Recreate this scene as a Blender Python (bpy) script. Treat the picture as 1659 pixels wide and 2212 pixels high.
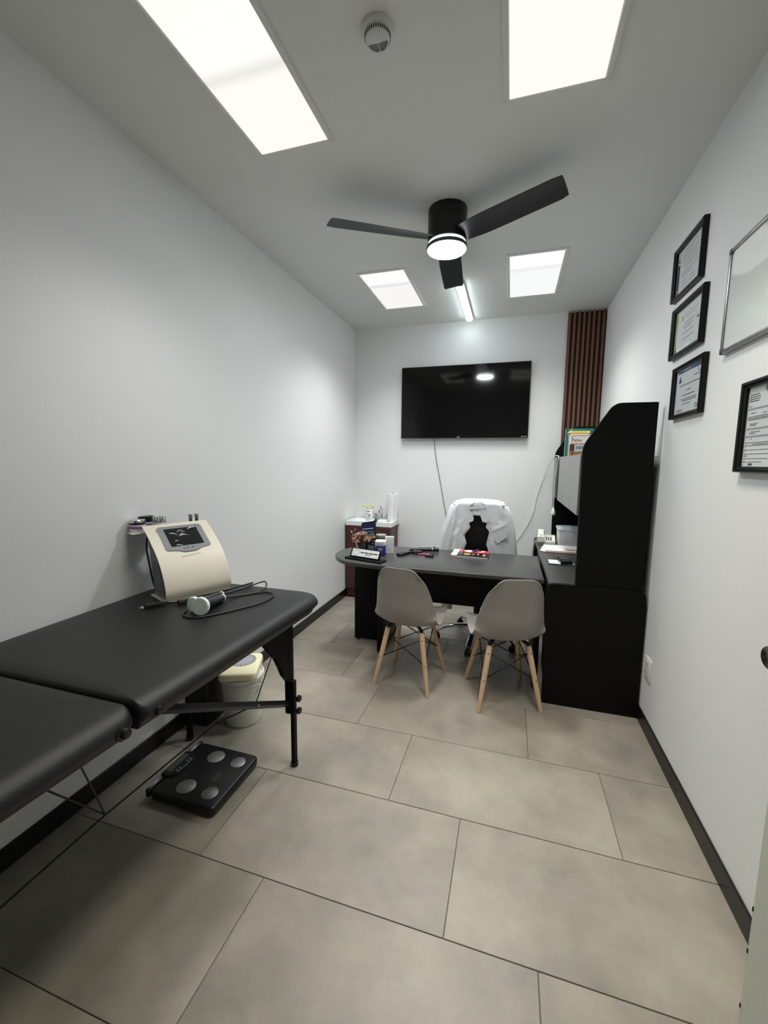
import bpy, bmesh, math, random
from mathutils import Vector, Matrix

random.seed(7)
PI = math.pi
scn = bpy.context.scene
for o in list(bpy.data.objects):
    bpy.data.objects.remove(o, do_unlink=True)
COL = scn.collection

# ------------------------------------------------------------------ camera
XL, XR, YB, YF, ZC = -1.657, 0.764, 4.322, -0.62, 2.835
def cam_axes(yaw, pitch, roll):
    f = Vector((-math.sin(yaw)*math.cos(pitch), math.cos(yaw)*math.cos(pitch), math.sin(pitch)))
    r = Vector((math.cos(yaw), math.sin(yaw), 0)); u = r.cross(f)
    return r*math.cos(roll)+u*math.sin(roll), -r*math.sin(roll)+u*math.cos(roll), f
_r, _u, _f = cam_axes(math.radians(16.8835), math.radians(-6.9254), math.radians(0.5838))
cd = bpy.data.cameras.new('camera'); cam = bpy.data.objects.new('camera', cd); COL.objects.link(cam)
cd.sensor_fit = 'HORIZONTAL'; cd.sensor_width = 36.0; cd.lens = 894.64*36.0/1659.0; cd.clip_start = 0.02
m = Matrix((( _r.x, _u.x, -_f.x, 0), (_r.y, _u.y, -_f.y, 0), (_r.z, _u.z, -_f.z, 1.45), (0, 0, 0, 1)))
cam.matrix_world = m
scn.camera = cam

# ------------------------------------------------------------------ world, exposure
w = bpy.data.worlds.new('world'); scn.world = w; w.use_nodes = True
w.node_tree.nodes['Background'].inputs[0].default_value = (0.8, 0.85, 0.9, 1)
w.node_tree.nodes['Background'].inputs[1].default_value = 0.05
vs = scn.view_settings
vs.view_transform = 'Standard'; vs.look = 'None'; vs.gamma = 1.0; vs.exposure = 0.0; vs.use_curve_mapping = False

# light budget of the fixtures (used in their builders below)
PANEL_NEAR_W = 6.0
PANEL_RIGHT_W = 11.5
PANEL_FAR_W = 11.5
FAN_LENS = 145.0
FAN_RING = 12.0
TUBE = 15.0

# ------------------------------------------------------------------ materials
def lin(c):
    def f(v):
        v /= 255.0
        return v/12.92 if v <= 0.04045 else ((v+0.055)/1.055)**2.4
    return (f(c[0]), f(c[1]), f(c[2]), 1.0)
MATS = {}
def mat(name, rgb, rough=0.5, metal=0.0, noise=0.06, nscale=12.0, bump=0.0, bscale=200.0, spec=0.5, coat=0.0, trans=0.0, ior=1.45, rgb2=None, detail=4.0, aniso=None):
    if name in MATS: return MATS[name]
    mt = bpy.data.materials.new(name); mt.use_nodes = True
    nt = mt.node_tree; b = nt.nodes['Principled BSDF']
    tc = nt.nodes.new('ShaderNodeTexCoord'); nz = nt.nodes.new('ShaderNodeTexNoise')
    nz.inputs['Scale'].default_value = nscale; nz.inputs['Detail'].default_value = detail
    src = tc.outputs['Object']
    if aniso:
        mp = nt.nodes.new('ShaderNodeMapping'); mp.inputs['Scale'].default_value = aniso
        nt.links.new(src, mp.inputs['Vector']); src = mp.outputs['Vector']
    nt.links.new(src, nz.inputs['Vector'])
    mx = nt.nodes.new('ShaderNodeMix'); mx.data_type = 'RGBA'
    c = lin(rgb); c2 = lin(rgb2) if rgb2 else tuple(max(0, v*(1-noise*2)) for v in c[:3])+(1,)
    c1 = c if rgb2 else tuple(min(1, v*(1+noise)) for v in c[:3])+(1,)
    mx.inputs['A'].default_value = c1; mx.inputs['B'].default_value = c2
    nt.links.new(nz.outputs['Fac'], mx.inputs['Factor'])
    nt.links.new(mx.outputs['Result'], b.inputs['Base Color'])
    b.inputs['Roughness'].default_value = rough; b.inputs['Metallic'].default_value = metal
    b.inputs['Specular IOR Level'].default_value = spec; b.inputs['IOR'].default_value = ior
    b.inputs['Coat Weight'].default_value = coat
    b.inputs['Transmission Weight'].default_value = trans
    if bump > 0:
        n2 = nt.nodes.new('ShaderNodeTexNoise'); n2.inputs['Scale'].default_value = bscale; n2.inputs['Detail'].default_value = 3
        nt.links.new(tc.outputs['Object'], n2.inputs['Vector'])
        bp = nt.nodes.new('ShaderNodeBump'); bp.inputs['Strength'].default_value = bump; bp.inputs['Distance'].default_value = 0.002
        nt.links.new(n2.outputs['Fac'], bp.inputs['Height']); nt.links.new(bp.outputs['Normal'], b.inputs['Normal'])
    MATS[name] = mt
    return mt

def emis(name, rgb, strength):
    if name in MATS: return MATS[name]
    mt = bpy.data.materials.new(name); mt.use_nodes = True
    nt = mt.node_tree; b = nt.nodes['Principled BSDF']
    b.inputs['Base Color'].default_value = (0.8, 0.8, 0.8, 1)
    b.inputs['Emission Color'].default_value = lin(rgb); b.inputs['Emission Strength'].default_value = strength
    MATS[name] = mt
    return mt

M_wall = mat('wall_paint', (229, 230, 229), 0.6, noise=0.012, nscale=3, bump=0.25, bscale=160)
M_ceil = mat('ceiling_paint', (226, 227, 224), 0.75, noise=0.012, nscale=3, bump=0.2, bscale=140)
M_black_tile = mat('black_skirting', (19, 19, 18), 0.35, noise=0.2, nscale=8)
M_grout = mat('grout', (104, 100, 93), 0.8, noise=0.1, nscale=30)
M_vinyl = mat('black_vinyl', (15, 16, 17), 0.45, noise=0.1, nscale=6, bump=0.35, bscale=420)
M_blackwood = mat('black_laminate', (7, 7, 8), 0.55, noise=0.25, nscale=40, bump=0.06, bscale=300, spec=0.2)
M_desktop = mat('black_desktop', (62, 62, 61), 0.30, noise=0.12, nscale=60, bump=0.05, bscale=400)
M_blackmetal = mat('black_metal', (16, 16, 17), 0.4, noise=0.15, nscale=30)
M_blackplast = mat('black_plastic', (18, 18, 19), 0.35, noise=0.15, nscale=30)
M_fanblack = mat('fan_black', (15, 16, 18), 0.38, noise=0.2, nscale=20)
M_gloss = mat('black_gloss', (6, 6, 7), 0.07, noise=0.1, nscale=5)
M_chrome = mat('chrome', (205, 207, 210), 0.13, 1.0, noise=0.03, nscale=10)
M_steel = mat('brushed_steel', (170, 170, 168), 0.35, 1.0, noise=0.1, nscale=40)
M_shell = mat('grey_plastic_shell', (150, 144, 140), 0.5, noise=0.02, nscale=5, bump=0.1, bscale=500)
M_wood = mat('beech_wood', (216, 186, 154), 0.5, noise=0.15, nscale=30, aniso=(8, 8, 1), rgb2=(194, 160, 128))
M_walnut = mat('walnut_slat', (126, 88, 66), 0.5, nscale=20, aniso=(14, 14, 1), rgb2=(98, 66, 48))
M_darkback = mat('dark_felt', (50, 30, 25), 0.8, noise=0.15, nscale=60)
M_white = mat('white_plastic', (228, 228, 224), 0.4, noise=0.02, nscale=10)
M_ceramic = mat('white_ceramic', (240, 241, 240), 0.15, noise=0.01, nscale=4)
M_paper = mat('white_paper', (232, 233, 231), 0.7, noise=0.02, nscale=20)
M_ink = mat('print_ink', (92, 95, 98), 0.7, noise=0.1, nscale=50)
M_inkdark = mat('print_ink_dark', (40, 42, 46), 0.7, noise=0.1, nscale=50)
M_inkblue = mat('print_ink_blue', (60, 84, 110), 0.7, noise=0.1, nscale=50)
M_inkgreen = mat('print_ink_green', (176, 196, 130), 0.7, noise=0.1, nscale=20)
M_inklilac = mat('print_band_lilac', (150, 152, 170), 0.7, noise=0.05, nscale=20)
M_inkred = mat('print_ink_red', (150, 50, 60), 0.7, noise=0.1, nscale=50)
M_cream = mat('cream_enamel', (206, 200, 185), 0.42, noise=0.02, nscale=6)
M_creamscale = mat('cream_yellow_plastic', (232, 226, 190), 0.5, noise=0.02, nscale=8)
M_grey = mat('grey_plastic', (118, 121, 124), 0.45, noise=0.04, nscale=20)
M_darkgrey = mat('dark_grey_steel', (74, 74, 73), 0.5, noise=0.06, nscale=20)
M_doorgrey = mat('hutch_door_grey', (134, 135, 133), 0.3, 0.4, noise=0.04, nscale=40)
M_cloth = mat('white_cotton', (226, 227, 228), 0.85, noise=0.02, nscale=6, bump=0.3, bscale=700)
M_maroon = mat('maroon_laminate', (78, 40, 37), 0.4, noise=0.08, nscale=10, aniso=(1, 1, 6))
M_phone = mat('phone_ivory', (226, 224, 208), 0.45, noise=0.02, nscale=8)
M_bucket = mat('white_bucket', (208, 208, 200), 0.45, noise=0.04, nscale=6)
M_purple = mat('purple_band', (150, 104, 168), 0.4, noise=0.04, nscale=10)
M_mint = mat('mint_white_plastic', (238, 244, 240), 0.4, noise=0.03, nscale=10)
M_mintface = mat('mint_face', (206, 220, 211), 0.5, noise=0.03, nscale=30)
M_navy = mat('navy_plastic', (30, 34, 46), 0.35, noise=0.1, nscale=20)
M_navyfoil = mat('navy_foil', (22, 34, 66), 0.35, noise=0.25, nscale=14, bump=0.6, bscale=40)
M_yellow = mat('yellow_band', (222, 196, 66), 0.5, noise=0.05, nscale=20)
M_ollyblue = mat('blue_jar', (32, 50, 138), 0.2, noise=0.08, nscale=8)
M_teal = mat('teal_cover', (30, 118, 108), 0.5, noise=0.06, nscale=10)
M_paleyellow = mat('pale_yellow', (236, 218, 120), 0.6, noise=0.04, nscale=10)
M_brownred = mat('brick_red_cover', (150, 78, 58), 0.6, noise=0.12, nscale=20)
M_brown = mat('print_brown', (120, 68, 50), 0.6, noise=0.1, nscale=20)
M_ochre = mat('print_ochre', (172, 136, 82), 0.6, noise=0.15, nscale=30)
M_green = mat('leaf_green', (66, 92, 46), 0.5, noise=0.2, nscale=30)
M_limegreen = mat('lime_yellow', (214, 220, 80), 0.4, noise=0.04, nscale=10)
M_pinkfl = mat('dried_flower_pink', (232, 200, 186), 0.7, nscale=60, rgb2=(168, 108, 88))
M_stem = mat('dried_stem_brown', (104, 54, 34), 0.7, noise=0.2, nscale=30)
M_pink = mat('pink_plastic', (190, 80, 96), 0.4, noise=0.05, nscale=20)
M_orange = mat('print_orange', (206, 140, 84), 0.6, noise=0.1, nscale=40)
M_magenta = mat('print_magenta', (176, 40, 72), 0.6, noise=0.2, nscale=40)
M_bluepen = mat('blue_plastic', (36, 60, 170), 0.4, noise=0.05, nscale=20)
M_taupe = mat('taupe_lid', (150, 142, 132), 0.5, noise=0.05, nscale=20)
M_glass = mat('clear_glass', (240, 244, 244), 0.03, noise=0.0, nscale=3, trans=1.0, ior=1.45)
M_clearlid = mat('translucent_lid', (222, 228, 232), 0.25, noise=0.02, nscale=6)
M_storage = mat('storage_box_plastic', (222, 224, 222), 0.5, noise=0.03, nscale=12)
M_doorwhite = mat('painted_door', (205, 208, 196), 0.45, noise=0.02, nscale=4, bump=0.15, bscale=90)
M_board = mat('whiteboard_enamel', (206, 212, 208), 0.05, noise=0.01, nscale=3, ior=1.75, spec=0.5)
M_lens_off = mat('off_white_plastic', (214, 216, 212), 0.5, noise=0.02, nscale=8)
M_slot = mat('dark_slot', (26, 27, 28), 0.8, noise=0.1, nscale=30)
M_silvercloth = mat('silver_print', (150, 152, 150), 0.35, 0.6, noise=0.3, nscale=60)
M_screen = mat('machine_screen', (10, 11, 12), 0.12, nscale=16, rgb2=(34, 36, 38), detail=8)
M_lcd = mat('grey_lcd', (70, 74, 72), 0.25, noise=0.05, nscale=20)
M_steeldisc = mat('steel_disc', (142, 142, 140), 0.4, 0.7, noise=0.1, nscale=80)
M_doorknob = mat('dark_nickel', (96, 92, 88), 0.18, 1.0, noise=0.05, nscale=10)

def thin_glass():
    """flat picture glass: clear straight through, with a mirror-like sheen that grows at grazing angles"""
    mt = bpy.data.materials.new('picture_glass'); mt.use_nodes = True
    nt = mt.node_tree; nt.nodes.remove(nt.nodes['Principled BSDF'])
    tr = nt.nodes.new('ShaderNodeBsdfTransparent'); gl = nt.nodes.new('ShaderNodeBsdfGlossy'); gl.inputs['Roughness'].default_value = 0.03
    lw = nt.nodes.new('ShaderNodeLayerWeight'); lw.inputs['Blend'].default_value = 0.5
    pw = nt.nodes.new('ShaderNodeMath'); pw.operation = 'POWER'; pw.inputs[1].default_value = 5.0; nt.links.new(lw.outputs['Facing'], pw.inputs[0])
    fr = nt.nodes.new('ShaderNodeMath'); fr.operation = 'MULTIPLY_ADD'; fr.inputs[1].default_value = 0.48; fr.inputs[2].default_value = 0.02; nt.links.new(pw.outputs[0], fr.inputs[0])
    mx = nt.nodes.new('ShaderNodeMixShader')
    nt.links.new(fr.outputs[0], mx.inputs[0]); nt.links.new(tr.outputs[0], mx.inputs[1]); nt.links.new(gl.outputs[0], mx.inputs[2])
    nt.links.new(mx.outputs[0], nt.nodes['Material Output'].inputs['Surface'])
    return mt
M_picglass = thin_glass()
M_frame = mat('black_frame_lacquer', (10, 10, 10), 0.35, noise=0.15, nscale=30, spec=0.3)

def tile_material():
    mt = bpy.data.materials.new('porcelain_tile'); mt.use_nodes = True
    nt = mt.node_tree; b = nt.nodes['Principled BSDF']
    geo = nt.nodes.new('ShaderNodeNewGeometry'); oi = nt.nodes.new('ShaderNodeObjectInfo')
    vm = nt.nodes.new('ShaderNodeVectorMath'); vm.operation = 'MULTIPLY_ADD'
    vm.inputs[1].default_value = (1, 1, 1)
    sc = nt.nodes.new('ShaderNodeMath'); sc.operation = 'MULTIPLY'; sc.inputs[1].default_value = 37.0
    nt.links.new(oi.outputs['Random'], sc.inputs[0])
    nt.links.new(geo.outputs['Position'], vm.inputs[0]); nt.links.new(sc.outputs[0], vm.inputs[2])
    n1 = nt.nodes.new('ShaderNodeTexNoise'); n1.inputs['Scale'].default_value = 2.6; n1.inputs['Detail'].default_value = 6; n1.inputs['Roughness'].default_value = 0.6
    n2 = nt.nodes.new('ShaderNodeTexNoise'); n2.inputs['Scale'].default_value = 60; n2.inputs['Detail'].default_value = 4
    nt.links.new(vm.outputs[0], n1.inputs['Vector']); nt.links.new(vm.outputs[0], n2.inputs['Vector'])
    cr = nt.nodes.new('ShaderNodeValToRGB')
    cr.color_ramp.elements[0].position = 0.33; cr.color_ramp.elements[0].color = lin((130, 125, 115))
    cr.color_ramp.elements[1].position = 0.70; cr.color_ramp.elements[1].color = lin((168, 159, 145))
    nt.links.new(n1.outputs['Fac'], cr.inputs['Fac'])
    mx = nt.nodes.new('ShaderNodeMix'); mx.data_type = 'RGBA'; mx.blend_type = 'MULTIPLY'; mx.inputs['Factor'].default_value = 0.16
    nt.links.new(cr.outputs['Color'], mx.inputs['A']); nt.links.new(n2.outputs['Color'], mx.inputs['B'])
    nt.links.new(mx.outputs['Result'], b.inputs['Base Color'])
    b.inputs['Roughness'].default_value = 0.42
    return mt
M_tile = tile_material()

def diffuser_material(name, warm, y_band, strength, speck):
    """backlit acrylic sheet; the shadow band across it is painted into the emission colour"""
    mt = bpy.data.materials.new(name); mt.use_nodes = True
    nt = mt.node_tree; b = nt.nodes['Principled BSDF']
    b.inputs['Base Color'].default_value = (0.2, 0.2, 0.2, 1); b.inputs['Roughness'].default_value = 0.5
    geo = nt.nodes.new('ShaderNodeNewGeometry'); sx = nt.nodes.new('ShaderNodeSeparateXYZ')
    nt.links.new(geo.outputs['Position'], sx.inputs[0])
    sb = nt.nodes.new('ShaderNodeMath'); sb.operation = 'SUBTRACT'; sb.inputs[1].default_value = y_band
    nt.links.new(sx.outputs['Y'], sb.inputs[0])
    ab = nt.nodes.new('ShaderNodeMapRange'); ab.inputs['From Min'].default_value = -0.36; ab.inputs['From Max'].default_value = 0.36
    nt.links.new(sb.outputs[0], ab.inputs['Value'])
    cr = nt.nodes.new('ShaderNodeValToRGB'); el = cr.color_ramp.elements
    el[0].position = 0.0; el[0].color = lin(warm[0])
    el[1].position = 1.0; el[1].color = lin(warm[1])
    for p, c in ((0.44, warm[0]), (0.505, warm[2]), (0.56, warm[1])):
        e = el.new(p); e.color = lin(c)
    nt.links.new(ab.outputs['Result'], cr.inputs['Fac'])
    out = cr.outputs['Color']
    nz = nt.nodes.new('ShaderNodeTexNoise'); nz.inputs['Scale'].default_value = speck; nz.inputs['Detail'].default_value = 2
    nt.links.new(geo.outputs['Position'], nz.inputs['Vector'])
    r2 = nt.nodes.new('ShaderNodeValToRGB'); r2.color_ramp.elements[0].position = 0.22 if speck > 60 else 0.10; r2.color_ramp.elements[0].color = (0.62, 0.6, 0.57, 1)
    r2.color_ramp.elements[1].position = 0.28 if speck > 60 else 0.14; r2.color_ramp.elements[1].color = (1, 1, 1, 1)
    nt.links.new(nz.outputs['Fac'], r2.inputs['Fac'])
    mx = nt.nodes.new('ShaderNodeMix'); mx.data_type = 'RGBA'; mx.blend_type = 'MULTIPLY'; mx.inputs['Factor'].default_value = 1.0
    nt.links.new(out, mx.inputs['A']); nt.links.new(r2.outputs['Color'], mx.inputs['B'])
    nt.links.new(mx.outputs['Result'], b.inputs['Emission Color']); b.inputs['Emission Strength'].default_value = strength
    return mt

# ------------------------------------------------------------------ mesh helpers
def new_bm(): return bmesh.new()
def link(name, bm, material, parent=None, smooth=False, loc=None, rotz=0.0, auto=None):
    me = bpy.data.meshes.new(name); bmesh.ops.recalc_face_normals(bm, faces=bm.faces)
    bm.to_mesh(me); bm.free()
    if material: me.materials.append(material)
    if smooth:
        for p in me.polygons: p.use_smooth = True
        if auto is not None:
            me.set_sharp_from_angle(angle=math.radians(auto))
    o = bpy.data.objects.new(name, me); COL.objects.link(o)
    if loc is not None: o.location = loc
    if rotz: o.rotation_euler = (0, 0, rotz)
    if parent: o.parent = parent
    return o
def tag(o, label, cat, group=None, kind=None):
    if label: o['label'] = label
    if cat: o['category'] = cat
    if group: o['group'] = group
    if kind: o['kind'] = kind
    return o
def thing(name, label, cat, loc=(0, 0, 0), rotz=0.0, group=None):
    o = bpy.data.objects.new(name, None); COL.objects.link(o)
    o.location = loc; o.rotation_euler = (0, 0, rotz); o.empty_display_size = 0.05
    return tag(o, label, cat, group)
def struct(o):
    o['kind'] = 'structure'; return o

def box(bm, x0, x1, y0, y1, z0, z1, bev=0.0, seg=2, rot=None):
    g = bmesh.ops.create_cube(bm, size=1.0)
    vs_ = g['verts']
    sx, sy, sz = x1-x0, y1-y0, z1-z0
    c = Vector(((x0+x1)/2, (y0+y1)/2, (z0+z1)/2))
    for v in vs_:
        p = Vector((v.co.x*sx, v.co.y*sy, v.co.z*sz))
        v.co = (rot @ p if rot else p)+c
    if bev > 0:
        es = set()
        for v in vs_:
            for e in v.link_edges: es.add(e)
        bmesh.ops.bevel(bm, geom=list(es), offset=bev, segments=seg, affect='EDGES', profile=0.5)
    return bm
def mbox(name, mtl, parent, x0, x1, y0, y1, z0, z1, bev=0.0, seg=2, rot=None, **k):
    return link(name, box(new_bm(), x0, x1, y0, y1, z0, z1, bev, seg, rot), mtl, parent, smooth=bev > 0, auto=40 if bev > 0 else None, **k)
def frame_of(d):
    d = d.normalized(); a = Vector((0, 0, 1)) if abs(d.z) < 0.9 else Vector((1, 0, 0))
    x = a.cross(d).normalized(); return x, d.cross(x)
def rings(bm, loops, cap=True, close=True):
    R = [[bm.verts.new(p) for p in l] for l in loops]
    n = len(R[0])
    for a, b in zip(R[:-1], R[1:]):
        for i in range(n if close else n-1):
            j = (i+1) % n
            bm.faces.new((a[i], a[j], b[j], b[i]))
    if cap and close:
        bm.faces.new(R[0][::-1]); bm.faces.new(R[-1])
    return R
def cyl(bm, p0, p1, r0, r1=None, n=14, cap=True):
    p0, p1 = Vector(p0), Vector(p1); r1 = r0 if r1 is None else r1
    x, y = frame_of(p1-p0)
    rings(bm, [[p+(x*math.cos(2*PI*i/n)+y*math.sin(2*PI*i/n))*r for i in range(n)] for p, r in ((p0, r0), (p1, r1))], cap)
    return bm
def tube(bm, pts, r, n=8, cap=True):
    pts = [Vector(p) for p in pts]; rs = r if isinstance(r, (list, tuple)) else [r]*len(pts)
    loops = []; x = None
    for i, p in enumerate(pts):
        d = (pts[min(i+1, len(pts)-1)]-pts[max(i-1, 0)]).normalized()
        if x is None: x, y = frame_of(d)
        else:
            x = (x-d*x.dot(d)).normalized(); y = d.cross(x)
        loops.append([p+(x*math.cos(2*PI*k/n)+y*math.sin(2*PI*k/n))*rs[i] for k in range(n)])
    rings(bm, loops, cap); return bm
def lathe(bm, prof, c=(0, 0, 0), n=28, axis=None):
    c = Vector(c); X, Y, Z = Vector((1, 0, 0)), Vector((0, 1, 0)), Vector((0, 0, 1))
    if axis is not None:
        Z = Vector(axis).normalized(); X, Y = frame_of(Z)
    rings(bm, [[c+Z*z+(X*math.cos(2*PI*i/n)+Y*math.sin(2*PI*i/n))*max(r, 1e-4) for i in range(n)] for r, z in prof], True)
    return bm
def prism(bm, poly, f0, f1):
    """poly: list of 2d points; f0/f1 map (a,b)->3d for the two caps"""
    rings(bm, [[Vector(f0(*p)) for p in poly], [Vector(f1(*p)) for p in poly]], True); return bm
def spline(pts, n=8):
    pts = [Vector(p) for p in pts]; out = []
    for i in range(len(pts)-1):
        p0 = pts[max(i-1, 0)]; p1 = pts[i]; p2 = pts[i+1]; p3 = pts[min(i+2, len(pts)-1)]
        for k in range(n):
            t = k/n
            out.append(0.5*((2*p1)+(p2-p0)*t+(2*p0-5*p1+4*p2-p3)*t*t+(3*p1-p0-3*p2+p3)*t**3))
    out.append(pts[-1]); return out
def round_poly(poly, r, n=5):
    """round the corners of a closed 2d polygon; r is a number or one number per corner"""
    out = []; N = len(poly)
    for i, p in enumerate(poly):
        rr = r[i] if isinstance(r, (list, tuple)) else r
        p = Vector(p); a = Vector(poly[i-1]); b = Vector(poly[(i+1) % N])
        if rr <= 0: out.append((p.x, p.y)); continue
        da, db = (a-p), (b-p)
        t = min(rr, da.length*0.49, db.length*0.49)
        pa, pb = p+da.normalized()*t, p+db.normalized()*t
        for k in range(n+1):
            s = k/n
            q = pa*(1-s)**2+p*2*s*(1-s)+pb*s*s
            out.append((q.x, q.y))
    return out
def offset_poly(poly, d):
    N = len(poly); out = []
    area = sum(poly[i-1][0]*poly[i][1]-poly[i][0]*poly[i-1][1] for i in range(N))
    sg = 1 if area > 0 else -1
    for i in range(N):
        a, p, b = Vector(poly[i-1]), Vector(poly[i]), Vector(poly[(i+1) % N])
        e1, e2 = (p-a), (b-p)
        if e1.length < 1e-7: e1 = e2
        if e2.length < 1e-7: e2 = e1
        n1 = Vector((-e1.y, e1.x)).normalized()*sg; n2 = Vector((-e2.y, e2.x)).normalized()*sg
        nn = (n1+n2)
        nn = nn/max(1e-6, (nn.length_squared/2)) if nn.length > 1e-6 else n1
        q = p+nn*d
        out.append((q.x, q.y))
    return out
def slab(bm, poly, z0, z1, r=0.01, seg=4, rb=None):
    rb = r if rb is None else rb
    loops = []
    for k in range(seg+1):
        a = PI/2*k/seg
        o = offset_poly(poly, rb*(1-math.sin(a))); z = z0+rb*(1-math.cos(a))
        loops.append([(x, y, z) for x, y in o])
    for k in range(seg+1):
        a = PI/2*k/seg
        o = offset_poly(poly, r*(1-math.cos(a))); z = z1-r*(1-math.sin(a))
        loops.append([(x, y, z) for x, y in o])
    rings(bm, [[Vector(p) for p in l] for l in loops], True); return bm
def rect(x0, x1, y0, y1): return [(x0, y0), (x1, y0), (x1, y1), (x0, y1)]
def plane_quad(bm, a, b, c, d):
    bm.faces.new([bm.verts.new(Vector(p)) for p in (a, b, c, d)])
def text(name, body, size, mtl, parent, loc, rot, extrude=0.0004, align='CENTER', sx=1.0):
    cu = bpy.data.curves.new(name, 'FONT'); cu.body = body; cu.size = size; cu.extrude = extrude
    cu.align_x = align; cu.align_y = 'CENTER'; cu.resolution_u = 3
    t = bpy.data.objects.new('tmp_text', cu); COL.objects.link(t)
    bpy.context.view_layer.update()
    me = bpy.data.meshes.new_from_object(t.evaluated_get(bpy.context.evaluated_depsgraph_get()))
    bpy.data.objects.remove(t, do_unlink=True); bpy.data.curves.remove(cu)
    me.name = name; me.materials.clear(); me.materials.append(mtl)
    for v in me.vertices: v.co.x *= sx
    o = bpy.data.objects.new(name, me); COL.objects.link(o)
    o.parent = parent; o.location = loc; o.rotation_euler = rot
    return o

# ================================================================== THE ROOM
TH = 0.12
# doorway in the right wall (door ajar at the right edge of the frame)
DY0, DY1, DH = 0.27, 1.115, 2.1
bm = new_bm(); box(bm, XL-TH, XR+1.3, YF-TH, YB+TH, -0.12, -0.004)
floor = struct(link('floor', bm, M_grout))
row_y0, PY, PX = 1.1124, 0.4513, 0.9028
joint0 = {0: 0.1392, 1: -0.1345, 2: 0.461, 3: 0.1464, 4: -0.135, 5: -0.431}
tile_meshes = {}
for k in range(-4, 9):
    # row k lies between y = row_y0+(k-1)*PY and row_y0+k*PY
    y0 = row_y0+(k-1)*PY; y1 = y0+PY
    a = joint0.get(k, 0.1392-0.301*k)
    y0c, y1c = max(y0, YF), min(y1, YB)
    if y1c-y0c < 0.02: continue
    i0 = math.floor((XL-a)/PX)
    for i in range(i0, i0+5):
        x0, x1 = a+i*PX, a+(i+1)*PX
        x0c, x1c = max(x0, XL), min(x1, XR)
        if x1c-x0c < 0.02: continue
        g = 0.0013
        key = (round(x1c-x0c, 3), round(y1c-y0c, 3))
        if key not in tile_meshes:
            hx, hy = (x1c-x0c)/2-g, (y1c-y0c)/2-g
            b2 = new_bm(); slab(b2, rect(-hx, hx, -hy, hy), -0.009, 0.0, 0.0012, 1, 0.0)
            bmesh.ops.remove_doubles(b2, verts=b2.verts, dist=1e-5)
            t = link('tile', b2, M_tile, floor); tile_meshes[key] = t.data
        else:
            t = bpy.data.objects.new('tile', tile_meshes[key]); COL.objects.link(t); t.parent = floor
        t.location = ((x0c+x1c)/2, (y0c+y1c)/2, 0)
bm = new_bm(); box(bm, XL-TH, XR+1.3, YF-TH, YB+TH, ZC, ZC+0.1)
struct(link('ceiling', bm, M_ceil))
bm = new_bm(); box(bm, XL-TH, XL, YF-TH, YB+TH, -0.004, ZC); struct(link('wall_left', bm, M_wall))
bm = new_bm(); box(bm, XL, XR, YB, YB+TH, -0.004, ZC); struct(link('wall_back', bm, M_wall))
bm = new_bm(); box(bm, XL, XR+1.3, YF-TH, YF, -0.004, ZC); struct(link('wall_front', bm, M_wall))
bm = new_bm()
box(bm, XR, XR+TH, DY1, YB+TH, -0.004, ZC); box(bm, XR, XR+TH, YF, DY0, -0.004, ZC); box(bm, XR, XR+TH, DY0, DY1, DH, ZC)
struct(link('wall_right', bm, M_wall))
bm = new_bm(); box(bm, XR+1.2, XR+1.3, YF, YB+TH, -0.004, ZC); box(bm, XR+TH, XR+1.2, 2.2, 2.3, -0.004, ZC)
struct(link('wall_hallway', bm, M_wall))
bm = new_bm()
box(bm, XR-0.008, XR+TH+0.008, DY0-0.04, DY0, 0, DH+0.04); box(bm, XR-0.008, XR+TH+0.008, DY1, DY1+0.04, 0, DH+0.04)
box(bm, XR-0.008, XR+TH+0.008, DY0, DY1, DH, DH+0.04)
struct(link('trim_1', bm, M_doorwhite))
# skirting
def skirting(name, x0, x1, y0, y1):
    bm = new_bm(); box(bm, x0, x1, y0, y1, 0.0, 0.084, 0.002, 1); return struct(link(name, bm, M_black_tile))
skirting('baseboard_left', XL, XL+0.009, YF, YB)
skirting('baseboard_back', XL+0.5, XR-0.55, YB-0.009, YB)
skirting('baseboard_right', XR-0.009, XR, DY1+0.045, YB)
skirting('baseboard_front', XL+0.01, XR-0.01, YF, YF+0.009)
# door leaf, hinged at y = DY0 and ajar into the room
ang = math.atan2(0.121, 0.82)
dl = struct(link('door_1', slab(new_bm(), rect(-0.04, 0.0, 0.0, 0.827), 0.008, DH-0.006, 0.002, 1), M_doorwhite, loc=(XR-0.004, DY0+0.006, 0), rotz=ang))
bm = new_bm(); cyl(bm, (-0.04, 0.772, 1.05), (-0.044, 0.772, 1.05), 0.03, n=24); cyl(bm, (-0.044, 0.772, 1.05), (-0.086, 0.772, 1.05), 0.012, n=16)
lathe(bm, [(0.012, 0.0), (0.024, 0.006), (0.028, 0.018), (0.024, 0.03), (0.012, 0.035)], (-0.084, 0.772, 1.05), 24, (-1, 0, 0))
link('door_knob', bm, M_doorknob, dl, True, auto=40)
bm = new_bm()
for zz in (0.13, 0.285, 0.40): box(bm, -0.0415, -0.036, 0.826, 0.8285, zz-0.006, zz+0.006)
link('edge_chip', bm, M_slot, dl)

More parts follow.
